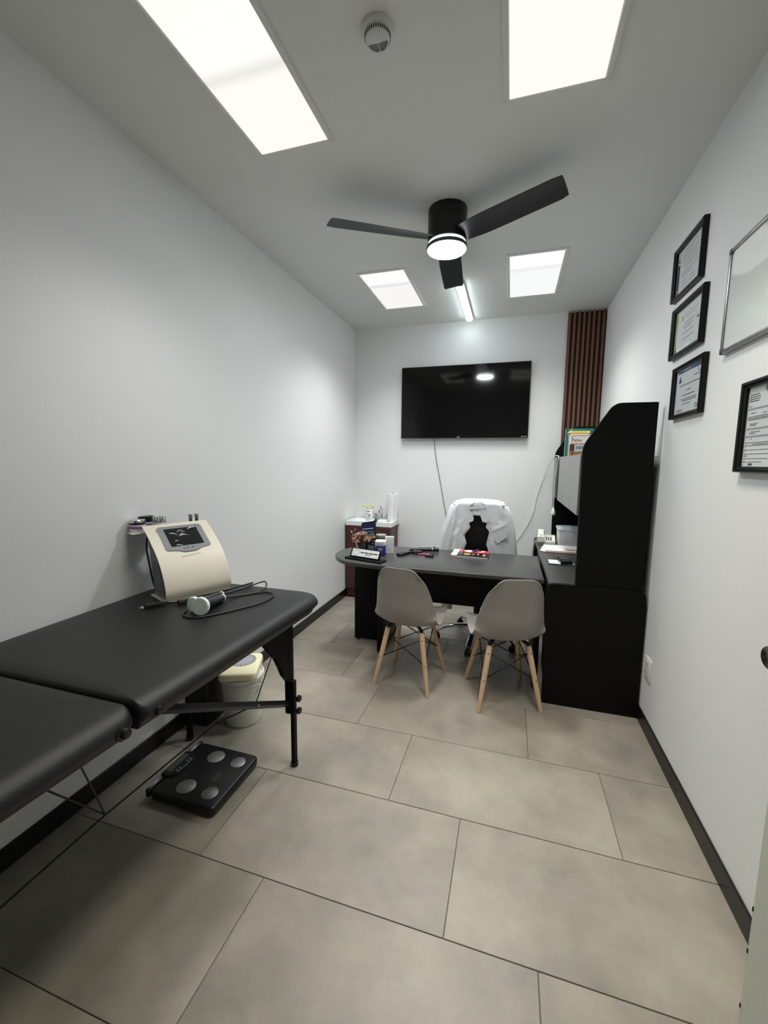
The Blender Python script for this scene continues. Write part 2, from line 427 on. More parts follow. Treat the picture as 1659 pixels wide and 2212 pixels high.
# ================================================================== CEILING FIXTURES
def ceiling_panel(x0, x1, y0, y1, label, matl, watts, color, beam=92):
    cx, cy = (x0+x1)/2, (y0+y1)/2
    t = thing('ceiling_light', label, 'ceiling light', (cx, cy, ZC), 0, 'recessed ceiling light panels')
    hx, hy, wd = (x1-x0)/2, (y1-y0)/2, 0.022
    bm = new_bm()
    for a in (rect(-hx-wd, hx+wd, -hy-wd, -hy), rect(-hx-wd, hx+wd, hy, hy+wd), rect(-hx-wd, -hx, -hy, hy), rect(hx, hx+wd, -hy, hy)):
        slab(bm, a, -0.010, 0.0, 0.0, 1, 0.004)
    link('frame', bm, M_ceil, t)
    bm = new_bm(); box(bm, -hx, hx, -hy, hy, -0.006, -0.001)
    link('diffuser', bm, matl, t)
    ld = bpy.data.lights.new('panel_lamp', 'AREA'); ld.shape = 'RECTANGLE'; ld.size = 2*hx; ld.size_y = 2*hy
    ld.energy = watts; ld.color = color; ld.spread = math.radians(beam)
    lo = bpy.data.objects.new('lamp', ld); COL.objects.link(lo); lo.parent = t; lo.location = (0, 0, -0.0075)
    return t
warm = ((251, 249, 243), (248, 244, 236), (226, 225, 221))
cool = ((246, 243, 240), (238, 236, 235), (216, 214, 213))
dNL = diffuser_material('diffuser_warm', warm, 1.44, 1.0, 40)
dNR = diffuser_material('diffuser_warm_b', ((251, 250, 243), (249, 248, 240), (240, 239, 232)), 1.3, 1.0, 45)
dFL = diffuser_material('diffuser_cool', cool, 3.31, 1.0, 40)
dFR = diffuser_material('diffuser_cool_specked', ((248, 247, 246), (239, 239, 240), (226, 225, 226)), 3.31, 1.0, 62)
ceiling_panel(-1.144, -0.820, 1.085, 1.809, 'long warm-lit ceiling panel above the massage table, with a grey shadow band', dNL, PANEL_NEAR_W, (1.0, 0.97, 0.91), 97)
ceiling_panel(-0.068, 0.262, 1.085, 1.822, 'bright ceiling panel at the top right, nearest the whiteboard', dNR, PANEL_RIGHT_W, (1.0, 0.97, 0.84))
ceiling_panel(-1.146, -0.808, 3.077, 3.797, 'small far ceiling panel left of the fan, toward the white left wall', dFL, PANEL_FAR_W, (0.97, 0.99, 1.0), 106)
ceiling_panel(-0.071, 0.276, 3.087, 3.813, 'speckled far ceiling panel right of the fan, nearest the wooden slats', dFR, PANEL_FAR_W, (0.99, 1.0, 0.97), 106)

# linear tube light
t = thing('tube_light', 'slim white tube light on the ceiling above the television', 'tube light', (-0.443, 3.81, ZC))
bm = new_bm(); slab(bm, round_poly(rect(-0.034, 0.034, -0.43, 0.43), 0.033, 6), -0.022, 0.0, 0.004, 2); link('housing', bm, M_white, t, True, auto=40)
bm = new_bm(); slab(bm, round_poly(rect(-0.027, 0.027, -0.42, 0.42), 0.026, 6), -0.042, -0.022, 0.014, 4); link('diffuser', bm, emis('tube_glow', (232, 246, 250), TUBE), t, True, auto=60)

# smoke detector
t = thing('smoke_detector', 'round white smoke detector on the ceiling between the two near panels', 'smoke detector', (-0.474, 1.437, ZC))
bm = new_bm(); lathe(bm, [(0.052, 0.0), (0.053, -0.008), (0.050, -0.014), (0.042, -0.016)], n=36); link('base', bm, M_lens_off, t, True, auto=35)
bm = new_bm(); lathe(bm, [(0.041, -0.016), (0.0415, -0.022), (0.041, -0.028), (0.039, -0.034), (0.034, -0.037), (0.0, -0.038)], n=36); link('cover', bm, M_lens_off, t, True, auto=35)
bm = new_bm()
for k in range(36):
    a = 2*PI*k/36
    R = Matrix.Rotation(a, 3, 'Z')
    box(bm, *(0, 0, 0, 0, 0, 0)) if False else None
    c = Vector((0.0405*math.cos(a), 0.0405*math.sin(a), -0.026))
    g = new_bm(); box(g, -0.0016, 0.0016, -0.0016, 0.0016, -0.0042, 0.0042, rot=None)
    for v in g.verts: v.co = R @ v.co + c
    me = bpy.data.meshes.new('x'); g.to_mesh(me); g.free(); bm.from_mesh(me); bpy.data.meshes.remove(me)
link('vent_slot', bm, M_slot, t)
bm = new_bm()
for k in range(7):
    yy = 0.006+k*0.0042; hw = math.sqrt(max(0, 0.035**2-yy**2))
    for s in (-1, 1):
        xa, xb = (s*0.0012, s*(hw-0.002))
        box(bm, min(xa, xb), max(xa, xb), yy-0.0008, yy+0.0008, -0.0387, -0.0365)
link('grille_slot', bm, M_grey, t)

# ceiling fan
FX, FY = -0.398, 2.469
t = thing('ceiling_fan', 'black three-blade ceiling fan with a round light under the hub', 'ceiling fan', (FX, FY, ZC))
bm = new_bm(); lathe(bm, [(0.106, 0.0), (0.107, -0.004), (0.107, -0.048), (0.1055, -0.0485), (0.1055, -0.0505), (0.107, -0.051), (0.107, -0.115), (0.1055, -0.116), (0.1055, -0.119)], n=48); link('canopy', bm, M_fanblack, t, True, auto=35)
bm = new_bm(); lathe(bm, [(0.1055, -0.119), (0.107, -0.120), (0.107, -0.171), (0.100, -0.174)], n=48); link('motor_hub', bm, M_fanblack, t, True, auto=35)
lensm = emis('fan_lens_glow', (246, 250, 255), FAN_LENS)
bm = new_bm(); lathe(bm, [(0.100, -0.174), (0.1045, -0.175), (0.1045, -0.186), (0.100, -0.187)], n=48); link('glow_ring', bm, emis('fan_ring_glow', (246, 250, 255), FAN_RING), t, True, auto=35)
bm = new_bm()
rings(bm, [[Vector((r*math.cos(2*PI*i/48), r*math.sin(2*PI*i/48), z)) for i in range(48)] for r, z in ((0.100, -0.186), (0.112, -0.188), (0.1135, -0.200), (0.112, -0.206), (0.1075, -0.207), (0.1075, -0.188))], False)
link('lamp_ring', bm, M_darkgrey, t, True, auto=35)
bm = new_bm(); lathe(bm, [(0.1075, -0.190), (0.1075, -0.205), (0.1045, -0.2100), (0.092, -0.2155), (0.062, -0.2205), (0.03, -0.2225), (0.0, -0.223)], n=48); link('lamp_lens', bm, lensm, t, True, auto=60)
def blade_mesh():
    bm = new_bm(); n = 16; pitch = math.radians(13); loops = []
    for i in range(n+1):
        s = i/n; r = 0.075+s*(0.655-0.075)
        wdt = 0.052+0.016*math.sin(min(1, s/0.35)*PI/2)
        cw, ccw = -wdt, wdt
        tipcut = 0.007*max(0, (s-0.96)/0.04)**2
        a = pitch*(1.25-0.5*s)
        loop = []
        m2 = 8; th = 0.006
        top = []; bot = []
        for k in range(m2+1):
            c = cw+tipcut+(ccw-cw-2*tipcut)*k/m2
            camb = 0.006*(1-(c/wdt)**2)
            e = th*0.5*(1-abs(2*k/m2-1)**4*0.8)
            rr = r - 0.010*(c/wdt)*max(0, (s-0.9)/0.1)
            p = Vector((rr, c*math.cos(a), -c*math.sin(a)+camb))
            top.append(p+Vector((0, 0, e))); bot.append(p-Vector((0, 0, e)))
        loops.append(top+bot[::-1])
    rings(bm, loops, True); return bm
b0 = link('blade', blade_mesh(), M_fanblack, t, True, auto=50)
b0.location = (0, 0, -0.152)
for k, a in enumerate((-28.5, 94.0, -149.0)):
    b = b0 if k == 0 else bpy.data.objects.new('blade', b0.data)
    if k: COL.objects.link(b); b.parent = t; b.location = (0, 0, -0.152)
    b.rotation_euler = (0, 0, math.radians(a))

# ================================================================== BACK WALL
# wooden slat panel
t = thing('slat_panel', 'dark walnut vertical slat panel in the right back corner', 'slat panel', (0.444, YB, 0))
mbox('backing', M_darkback, t, 0.0, 0.318, -0.010, -0.0005, 0.01, ZC-0.012)
smesh = None
for k in range(8):
    x0 = 0.002+k*0.0405
    if smesh is None:
        o = mbox('slat', M_walnut, t, 0, 0.0205, -0.026, -0.010, 0.012, ZC-0.008); smesh = o.data
    else:
        o = bpy.data.objects.new('slat', smesh); COL.objects.link(o); o.parent = t
    o.location = (x0, 0, random.uniform(-0.004, 0.002))

# television
ty = YB-0.055
t = thing('television', 'large black flat television mounted on the back wall', 'television', (-0.487, ty, 2.052))
hw, hh = 0.630, 0.357
bm = new_bm(); box(bm, -hw, hw, 0.0, 0.028, -hh, hh, 0.004, 2); box(bm, -0.42, 0.42, 0.028, 0.05, -hh+0.05, 0.2, 0.004, 1); link('housing', bm, M_blackplast, t, True, auto=40)
mbox('wall_bracket', M_blackmetal, t, -0.2, 0.2, 0.05, 0.0540, -0.15, 0.15)
mbox('screen', M_gloss, t, -hw+0.007, hw-0.007, -0.0012, 0.003, -hh+0.020, hh-0.007)
bm = new_bm(); box(bm, -hw, hw, -0.003, 0.004, -hh, -hh+0.017, 0.001, 1); link('bottom_bezel', bm, M_gloss, t, True, auto=40)
text('lettering', 'JVC', 0.017, M_white, t, (-0.032, -0.0035, -hh+0.0095), (PI/2, 0, 0))
text('lettering', 'Roku TV', 0.014, M_white, t, (hw-0.038, -0.0035, -hh+0.0100), (PI/2, 0, 0))
# its cable
def on_back(px, z, dy=0.006): return (px, YB-dy, z)
tag(link('power_cable', tube(new_bm(), spline([on_back(-0.775, 1.70, 0.05), on_back(-0.772, 1.66, 0.01), on_back(-0.752, 1.50), on_back(-0.72, 1.35), on_back(-0.690, 1.20), on_back(-0.655, 1.02), on_back(-0.62, 0.85), on_back(-0.60, 0.60)]), 0.0026, 6), M_blackplast, None, True), 'thin black cable hanging on the back wall below the television', 'cable')

# ================================================================== RIGHT WALL: frames, whiteboard, outlet
def print_lines(bm, y0, y1, z, h, x=-0.0):
    box(bm, x-0.0006, x, min(y0, y1), max(y0, y1), z-h/2, z+h/2)
def certificate(label, yc, zc, w, h, kind, fw=0.02, depth=0.024, matc=M_frame):
    """hangs on the right wall, faces -x; local y runs toward the back of the room, seen left-to-right as +y to -y"""
    t = thing('framed_certificate', label, 'picture frame', (XR, yc, zc), 0, 'framed certificates on the right wall')
    hw, hh = w/2, h/2
    bm = new_bm()
    prof = [(0.0, 0.0), (0.0, 0.8), (0.18, 1.0), (0.55, 0.93), (0.75, 0.72), (1.0, 0.62), (1.0, 0.3), (1.0, 0.0)]
    loops = []
    for f, d in prof:
        a, b, xx = hw-fw*f, hh-fw*f, -depth*d
        loops.append([(xx, -a, -b), (xx, a, -b), (xx, a, b), (xx, -a, b)])
    rings(bm, [[Vector(p) for p in l] for l in loops], False)
    link('frame', bm, matc, t)
    mbox('document', mat('certificate_paper', (206, 211, 211), 0.7, noise=0.02, nscale=14), t, -0.006, -0.002, -hw+fw, hw-fw, -hh+fw, hh-fw)
    iw, ih = hw-fw, hh-fw
    L = lambda u: iw-(2*iw)*u      # u: 0 left .. 1 right as seen
    Z = lambda v: ih-(2*ih)*v      # v: 0 top .. 1 bottom
    parts = {}; wr = random.Random(kind)
    def bar(mt_, u0, u1, v, hgt):
        if mt_.name not in parts: parts[mt_.name] = (mt_, new_bm())
        b = parts[mt_.name][1]
        if hgt > 0.0034:
            box(b, -0.0066, -0.0058, L(u1), L(u0), Z(v)-hgt/2, Z(v)+hgt/2); return
        u = u0                                    # a line of text: words with gaps
        while u < u1-0.004:
            e = min(u1, u+wr.uniform(0.02, 0.07))
            box(b, -0.0066, -0.0058, L(e), L(u), Z(v)-hgt*0.42, Z(v)+hgt*0.42); u = e+0.009
    if kind == 1:
        bar(M_inkdark, 0.02, 0.10, 0.58, 0.12); bar(M_inkred, 0.02, 0.10, 0.93, 0.018); bar(M_inkred, 0.03, 0.08, 0.2, 0.012)
        for v, a, b in ((0.10, 0.25, 0.75), (0.17, 0.2, 0.62), (0.24, 0.2, 0.86), (0.31, 0.2, 0.78), (0.40, 0.22, 0.9), (0.47, 0.3, 0.8), (0.57, 0.2, 0.85), (0.64, 0.2, 0.6), (0.76, 0.25, 0.4), (0.78, 0.55, 0.72), (0.84, 0.25, 0.45), (0.86, 0.55, 0.75)):
            bar(M_ink, a, b, v, 0.0030)
    elif kind == 2:
        for k in range(12):
            bar(M_inkgreen, 0.0, 0.06+0.03*math.sin(k*0.7), 0.04+k*0.083, 0.019)
        bar(M_storage, 0.05, 0.62, 0.93, 0.022)
        bar(M_inkgreen, 0.22, 0.30, 0.24, 0.022); bar(M_ink, 0.80, 0.86, 0.45, 0.012)
        for v, a, b in ((0.18, 0.36, 0.8), (0.24, 0.36, 0.7), (0.38, 0.35, 0.68), (0.45, 0.30, 0.66), (0.50, 0.34, 0.62), (0.60, 0.26, 0.70), (0.74, 0.28, 0.72)):
            bar(M_inkgreen if v < 0.3 else M_ink, a, b, v, 0.0030)
    elif kind == 3:
        bar(M_inkblue, 0.06, 0.97, 0.055, 0.012)
        bar(M_inkblue, 0.10, 0.20, 0.265, 0.010); bar(M_inkblue, 0.12, 0.18, 0.215, 0.010); bar(M_inkblue, 0.14, 0.16, 0.165, 0.010)
        for v, a, b in ((0.24, 0.66, 0.88), (0.37, 0.14, 0.96), (0.50, 0.4, 0.6), (0.60, 0.28, 0.74), (0.69, 0.24, 0.82), (0.73, 0.30, 0.80), (0.80, 0.3, 0.62), (0.86, 0.78, 0.95), (0.895, 0.80, 0.95), (0.93, 0.78, 0.95), (0.915, 0.1, 0.32), (0.945, 0.08, 0.30)):
            bar(M_inkdark, a, b, v, 0.0032)
    else:
        for v, a, b in ((0.10, 0.04, 0.24), (0.127, 0.03, 0.27), (0.154, 0.03, 0.27), (0.181, 0.03, 0.25)): bar(M_inkdark, a, b, v, 0.0030)
        for v in (0.275, 0.525, 0.622): bar(M_inklilac, 0.02, 0.98, v, 0.0052)
        for v, a, b in ((0.243, 0.03, 0.10), (0.33, 0.1, 0.2), (0.345, 0.36, 0.45), (0.375, 0.03, 0.95), (0.395, 0.02, 0.95), (0.412, 0.06, 0.9), (0.465, 0.1, 0.28), (0.483, 0.1, 0.24), (0.565, 0.12, 0.34), (0.585, 0.1, 0.24), (0.655, 0.14, 0.18), (0.70, 0.03, 0.6), (0.72, 0.2, 0.6), (0.735, 0.03, 0.55), (0.79, 0.03, 0.55), (0.84, 0.03, 0.6), (0.865, 0.03, 0.12), (0.90, 0.03, 0.58), (0.94, 0.03, 0.45), (0.968, 0.16, 0.25)):
            bar(M_ink, a, b, v, 0.0026)
        bar(M_inkdark, 0.155, 0.245, 0.972, 0.007)
    for nme, (mt_, b) in parts.items(): link('print', b, mt_, t)
    if kind == 3:
        bm = new_bm(); pts = [(-0.0062, L(0.84)+0.016*math.cos(2*PI*k/24), Z(0.12)+0.016*math.sin(2*PI*k/24)) for k in range(25)]
        tube(bm, pts, 0.0010, 5, False); link('ring_emblem', bm, M_inkblue, t)
    if kind == 4:
        bm = new_bm(); lathe(bm, [(0.014, 0.0), (0.014, 0.0008)], (-0.0058, L(0.42), Z(0.045)), 20, (-1, 0, 0)); link('seal', bm, M_grey, t)
    mbox('glass', M_picglass, t, -0.0078, -0.0072, -hw+fw, hw-fw, -hh+fw, hh-fw)
    return t
certificate('topmost of three framed certificates in a column, with a dark side strip', 2.392, 2.387, 0.342, 0.250, 1)
certificate('middle framed certificate of the column of three, with a green wavy left border', 2.335, 2.092, 0.362, 0.244, 2, 0.022)
certificate('bottom framed certificate of the column of three, with blue header and triangle emblem', 2.262, 1.793, 0.344, 0.246, 3)
certificate('larger framed document with lilac bands at the right edge below the whiteboard', 1.600, 1.577, 0.300, 0.302, 4, 0.020)

t = thing('whiteboard', 'whiteboard with aluminium frame on the right wall', 'whiteboard', (XR, 1.655, 2.057))
hw, hh = 0.30, 0.190
mbox('panel', M_board, t, -0.014, -0.002, -hw+0.008, hw-0.008, -hh+0.008, hh-0.008)
for nm, a in (('frame_rail', (-hw+0.015, hw-0.015, -hh, -hh+0.017)), ('frame_rail', (-hw+0.015, hw-0.015, hh-0.017, hh)), ('frame_rail', (-hw, -hw+0.017, -hh+0.015, hh-0.015)), ('frame_rail', (hw-0.017, hw, -hh+0.015, hh-0.015))):
    mbox(nm, M_steel, t, -0.019, -0.0005, a[0], a[1], a[2], a[3], 0.004, 2)
for sy in (-1, 1):
    for sz in (-1, 1):
        mbox('corner_cap', M_darkgrey, t, -0.021, -0.0003, min(sy*hw, sy*(hw-0.024)), max(sy*hw, sy*(hw-0.024)), min(sz*hh, sz*(hh-0.024)), max(sz*hh, sz*(hh-0.024)), 0.006, 3)

t = thing('wall_outlet', 'white electrical outlet plate on the right wall beside the black cabinet', 'outlet', (XR, 2.455, 0.349))
bm = new_bm(); box(bm, -0.008, 0.0, -0.045, 0.045, -0.06, 0.06, 0.003, 2); link('plate', bm, M_white, t, True, auto=40)
mbox('insert', M_lens_off, t, -0.011, -0.008, -0.018, 0.022, -0.045, 0.045, 0.001, 1)
bm = new_bm()
for zz in (0.022, -0.022):
    for yy in (-0.006, 0.008): box(bm, -0.0114, -0.0108, yy-0.001, yy+0.001, zz-0.006, zz+0.006)
link('socket_slot', bm, M_slot, t)

# ================================================================== DESK, RETURN, HUTCH
DT = 0.740
t = thing('desk', 'black desk with a rounded left end, in front of the office chair', 'desk', (0, 0, 0))
left = spline([(-0.90, 3.335, 0), (-1.10, 3.285, 0), (-1.235, 3.165, 0), (-1.282, 3.00, 0), (-1.240, 2.835, 0), (-1.115, 2.705, 0), (-0.92, 2.658, 0)], 6)
poly = [(p.x, p.y) for p in left]+[(0.228, 2.658), (0.228, 3.335)]
bm = new_bm(); slab(bm, poly, DT-0.028, DT, 0.006, 3); link('desk_top', bm, M_desktop, t, True, auto=40)
mbox('modesty_panel', M_blackwood, t, -0.87, 0.19, 2.885, 2.905, 0.44, DT-0.028)
mbox('leg_panel', M_blackwood, t, -0.915, -0.872, 2.862, 3.27, 0.012, DT-0.028, 0.004, 2)
mbox('leg_panel', M_blackwood, t, -1.168, -0.915, 3.05, 3.08, 0.012, DT-0.028, 0.004, 2)
mbox('leg_panel', M_blackwood, t, 0.19, 0.222, 2.70, 3.27, 0.012, DT-0.028, 0.004, 2)
for px_, py_ in ((-1.14, 3.065), (-0.893, 2.89), (-0.893, 3.24), (0.206, 2.73), (0.206, 3.24)): link('foot', cyl(new_bm(), (px_, py_, 0), (px_, py_, 0.013), 0.014, n=12), M_blackplast, t)

t = thing('return_cabinet', 'black side return of the desk along the right wall, with a tall end panel', 'desk return', (0, 0, 0))
gab = round_poly([(0.240, 0.006), (0.752, 0.006), (0.752, 0.748), (0.240, 0.748)], [0.0, 0.0, 0.045, 0.03], 5)
bm = new_bm(); prism(bm, gab, lambda a, b: (a, 2.550, b), lambda a, b: (a, 2.580, b)); link('end_panel', bm, M_blackwood, t)
bm = new_bm(); prism(bm, gab, lambda a, b: (a, 4.130, b), lambda a, b: (a, 4.158, b)); link('end_panel', bm, M_blackwood, t)
bm = new_bm(); slab(bm, rect(0.246, 0.748, 2.580, 4.130), 0.712, 0.742, 0.009, 4); link('work_top', bm, M_desktop, t, True, auto=40)
mbox('back_panel', M_blackwood, t, 0.735, 0.747, 2.580, 4.130, 0.02, 0.712)
for y0 in (2.60, 3.62):
    mbox('drawer_unit', M_blackwood, t, 0.27, 0.735, y0, y0+0.44, 0.03, 0.71)
for yy in (2.565, 4.144):
    for xx in (0.27, 0.72): link('foot', cyl(new_bm(), (xx, yy, 0), (xx, yy, 0.012), 0.012, n=10), M_blackplast, t)

HZ = 0.7490
t = thing('desk_hutch', 'tall black hutch with slanted side panels and grey doors on the desk return', 'hutch', (0, 0, HZ))
hp = round_poly([(0.732, HZ), (0.388, HZ), (0.380, 1.548), (0.524, 1.779), (0.732, 1.778)], [0, 0, 0.04, 0.04, 0.004], 5)
for nm, ya, yb_ in (('side_panel', 2.562, 2.588), ('side_panel', 4.094, 4.120)):
    bm = new_bm(); prism(bm, [(a, b-HZ) for a, b in hp], lambda a, b: (a, ya, b), lambda a, b: (a, yb_, b)); link(nm, bm, M_blackwood, t)
mbox('back_panel', M_blackwood, t, 0.720, 0.731, 2.588, 4.094, 0.0, 0.78)
mbox('shelf', M_blackwood, t, 0.392, 0.720, 2.588, 4.094, 1.150-HZ, 1.168-HZ)
mbox('shelf', M_blackwood, t, 0.400, 0.720, 2.588, 4.094, 1.482-HZ, 1.500-HZ)
mbox('divider', M_blackwood, t, 0.400, 0.720, 3.655, 3.673, 1.168-HZ, 1.482-HZ)
mbox('divider', M_blackwood, t, 0.400, 0.720, 3.842, 3.860, 1.168-HZ, 1.482-HZ)
for y0, y1 in ((2.594, 2.928), (2.932, 3.300), (3.304, 3.655), (3.862, 4.090)):
    mbox('door', M_doorgrey, t, 0.374, 0.392, y0, y1, 1.152-HZ, 1.503-HZ, 0.002, 1)

# books on the hutch
SZ = 1.5006
def book(label, x0, x1, y0, y1, h, cover, extra=None):
    b = thing('book', label, 'book', ((x0+x1)/2, (y0+y1)/2, SZ), 0, 'books standing on the hutch')
    hx, hy = (x1-x0)/2, (y1-y0)/2
    mbox('page_block', M_paper, b, -hx+0.001, hx-0.003, -hy+0.0025, hy-0.0025, 0.002, h-0.003)
    bm = new_bm(); box(bm, -hx, hx, -hy, -hy+0.002, 0, h); box(bm, -hx, hx, hy-0.002, hy, 0, h); box(bm, hx-0.002, hx, -hy+0.002, hy-0.002, 0, h)
    link('cover', bm, cover, b)
    if extra: extra(b, hx, hy, h)
    return b
def deco_teal(b, hx, hy, h):
    bm = new_bm(); R = Matrix.Rotation(math.radians(40), 3, 'Y'); box(bm, -hx+0.008, -hx+0.050, -hy-0.0006, -hy, h-0.026, h-0.018, rot=R.inverted()); link('print', bm, M_yellow, b)
book('teal book with a yellow corner stripe at the back of the hutch books', 0.394, 0.592, 3.530, 3.556, 0.218, M_teal, deco_teal)
def deco_red(b, hx, hy, h):
    mbox('print', M_paleyellow, b, -hx, hx, -hy-0.0006, -hy, h-0.016, h)
    mbox('print', M_paleyellow, b, -hx+0.015, hx-0.008, -hy-0.0006, -hy, h-0.029, h-0.022)
    bm = new_bm()
    for k in range(9): box(bm, -hx+0.02+k*0.012, -hx+0.027+k*0.012, -hy-0.001, -hy-0.0004, h-0.011, h-0.007)
    link('print', bm, M_brown, b)
book('brick red book with a pale yellow band on top, in front of the teal book', 0.414, 0.562, 3.500, 3.526, 0.197, M_brownred, deco_red)
def deco_paleo(b, hx, hy, h):
    text('lettering', 'The', 0.011, M_brown, b, (-hx+0.016, -hy-0.0006, h-0.022), (PI/2, 0, 0))
    text('lettering', 'Paleo', 0.034, M_brown, b, (-hx+0.052, -hy-0.0006, h-0.042), (PI/2, 0, 0))
    text('lettering', 'Solution', 0.034, M_brown, b, (-hx+0.068, -hy-0.0006, h-0.070), (PI/2, 0, 0))
    bm = new_bm(); box(bm, -hx+0.01, hx-0.01, -hy-0.0006, -hy, h-0.009, h-0.006); link('print', bm, M_ink, b)
book('white book titled Paleo at the front of the hutch books', 0.418, 0.575, 3.470, 3.496, 0.168, M_paper, deco_paleo)
b = thing('small_box', 'small tan box with grey and blue picture in front of the white book', 'box', (0.470, 3.452, SZ))
mbox('body', M_ochre, b, -0.052, 0.075, -0.013, 0.013, 0, 0.096)
mbox('print', M_darkgrey, b, -0.050, -0.022, -0.0138, -0.013, 0.045, 0.094)
mbox('print', M_storage, b, -0.018, 0.070, -0.0138, -0.013, 0.040, 0.092)
mbox('print', M_inklilac, b, -0.010, 0.060, -0.0144, -0.0138, 0.058, 0.082)
mbox('print', M_brown, b, -0.035, -0.026, -0.0138, -0.013, 0.004, 0.034)

# white cable with plug
tag(link('white_cable', tube(new_bm(), spline([(0.071, 4.31, 0.655), (0.165, 4.31, 0.811), (0.231, 4.31, 0.977), (0.257, 4.305, 1.138), (0.325, 4.29, 1.387), (0.352, 4.20, 1.45), (0.362, 3.95, 1.510), (0.366, 3.73, 1.512), (0.368, 3.655, 1.498), (0.364, 3.70, 1.40), (0.364, 3.78, 1.28), (0.364, 3.80, 1.16), (0.364, 3.80, 1.07)], 6), 0.0032, 6), M_white, None, True), 'white cable looped over the grey hutch door and down the back wall', 'cable')
t = thing('cable_plug', 'white plug hanging at the end of the white cable below the grey doors', 'plug', (0.364, 3.80, 1.07))
bm = new_bm(); lathe(bm, [(0.006, 0.0), (0.010, -0.004), (0.011, -0.016), (0.017, -0.034), (0.020, -0.050), (0.014, -0.060), (0.004, -0.063)], n=14); link('body', bm, M_white, t, True, auto=50)
bm = new_bm(); cyl(bm, (0, 0, 0.012), (0, 0, -0.002), 0.0065, n=10); link('strain_relief', bm, M_lens_off, t, True, auto=40)

# things on the return
RT = 0.7430
t = thing('desk_telephone', 'ivory desk telephone on the far end of the black return', 'telephone', (0.338, 3.93, RT), math.radians(-4))
bm = new_bm(); prism(bm, [(-0.085, 0.0), (0.085, 0.0), (0.085, 0.062), (-0.085, 0.026)], lambda a, b: (-0.080, a, b), lambda a, b: (0.068, a, b)); bmesh.ops.bevel(bm, geom=list(bm.edges), offset=0.005, segments=2, affect='EDGES'); link('base', bm, M_phone, t, True, auto=40)
slope = math.atan2(0.036, 0.17)
def on_phone(y): return 0.026+(y+0.085)*0.036/0.17
hs = thing('handset', None, None, (-0.052, 0.0, 0.0)); del hs
bm = new_bm()
pts = spline([(-0.052, -0.092, on_phone(-0.092)+0.018), (-0.052, -0.07, on_phone(-0.07)+0.034), (-0.052, 0.0, on_phone(0)+0.040), (-0.052, 0.07, on_phone(0.07)+0.034), (-0.052, 0.094, on_phone(0.094)+0.018)], 5)
loops = []
for i, p in enumerate(pts):
    s = i/(len(pts)-1); ww = 0.026+0.006*abs(2*s-1)**2; hh_ = 0.012+0.012*abs(2*s-1)**3
    loops.append([p+Vector((ww*math.copysign(abs(math.cos(a))**0.5, math.cos(a)), 0, hh_*math.copysign(abs(math.sin(a))**0.6, math.sin(a)))) for a in [2*PI*k/16 for k in range(16)]])
rings(bm, loops, True); h = link('handset', bm, M_phone, t, True, auto=60)
mbox('slot', M_slot, h, -0.068, -0.036, -0.070, -0.066, on_phone(-0.068)+0.046, on_phone(-0.068)+0.050)
for c in range(3):
    for r_ in range(4):
        yy = -0.055+r_*0.022; xx = -0.006+c*0.019
        mbox('key', M_ink, t, xx-0.006, xx+0.006, yy-0.007, yy+0.007, on_phone(yy)-0.001, on_phone(yy)+0.004, rot=Matrix.Rotation(slope, 3, 'X'))
mbox('index_strip', M_grey, t, -0.012, 0.058, 0.058, 0.066, on_phone(0.062), on_phone(0.062)+0.0015, rot=Matrix.Rotation(slope, 3, 'X'))
bm = new_bm(); pts = []
for k in range(0, 181):
    s = k/180; base = Vector((-0.092-0.026*math.sin(s*PI*0.5)-0.010*s, -0.09-0.04*s, 0.026-0.34*s**1.5)); a = s*2*PI*18
    pts.append(base+Vector((0.010*math.cos(a), 0.010*math.sin(a), 0)))
tube(bm, pts, 0.0026, 5); link('coiled_cord', bm, M_taupe, t, True)

t = thing('storage_box', 'pale grey lidded storage box on the return under the hutch', 'storage box', (0.525, 3.935, RT))
bm = new_bm(); prism(bm, round_poly(rect(-0.103, 0.145, -0.095, 0.09), 0.012, 3), lambda a, b: (a*0.96, b*0.96, 0.0), lambda a, b: (a, b, 0.130)); link('body', bm, M_storage, t)
bm = new_bm(); slab(bm, round_poly(rect(-0.110, 0.152, -0.102, 0.097), 0.014, 3), 0.128, 0.150, 0.005, 2); link('lid', bm, M_clearlid, t, True, auto=40)
mbox('lid_panel', M_clearlid, t, -0.085, 0.125, -0.078, 0.072, 0.150, 0.156, 0.002, 1)

t = thing('notebook', 'open white spiral notebook lying on the black return', 'notebook', (0.44, 3.62, RT+0.0004))
bm = new_bm(); box(bm, -0.145, 0.17, -0.13, 0.13, 0.0, 0.004); link('back_cover', bm, M_ochre, t)
bm = new_bm(); box(bm, -0.145, 0.165, -0.125, 0.125, 0.004, 0.016); link('page_block', bm, M_paper, t)
bm = new_bm(); slab(bm, [(-0.185, -0.09), (-0.13, -0.128), (-0.13, 0.10), (-0.15, 0.115)], 0.002, 0.0035, 0.0, 1, 0.0); link('loose_sheet', bm, M_paper, t)
bm = new_bm()
for k in range(20):
    x = -0.13+k*0.015
    tube(bm, [(x, 0.127+0.008*math.cos(a), 0.0150+0.012*math.sin(a)) for a in [2*PI*j/10 for j in range(11)]], 0.0015, 4, False)
link('spiral_wire', bm, M_white, t)
bm = new_bm()
for k in range(14):
    box(bm, -0.12+k*0.02, -0.112+k*0.02, -0.131, -0.1302, 0.001, 0.004)
link('print', bm, M_brownred, t)
t = thing('smartphone', 'white smartphone with a red case edge lying on the notebook', 'phone', (0.515, 3.575, RT+0.0170))
bm = new_bm(); slab(bm, round_poly(rect(-0.07, 0.07, -0.036, 0.036), 0.010, 3), 0.0, 0.004, 0.001, 1); link('case', bm, M_pink, t)
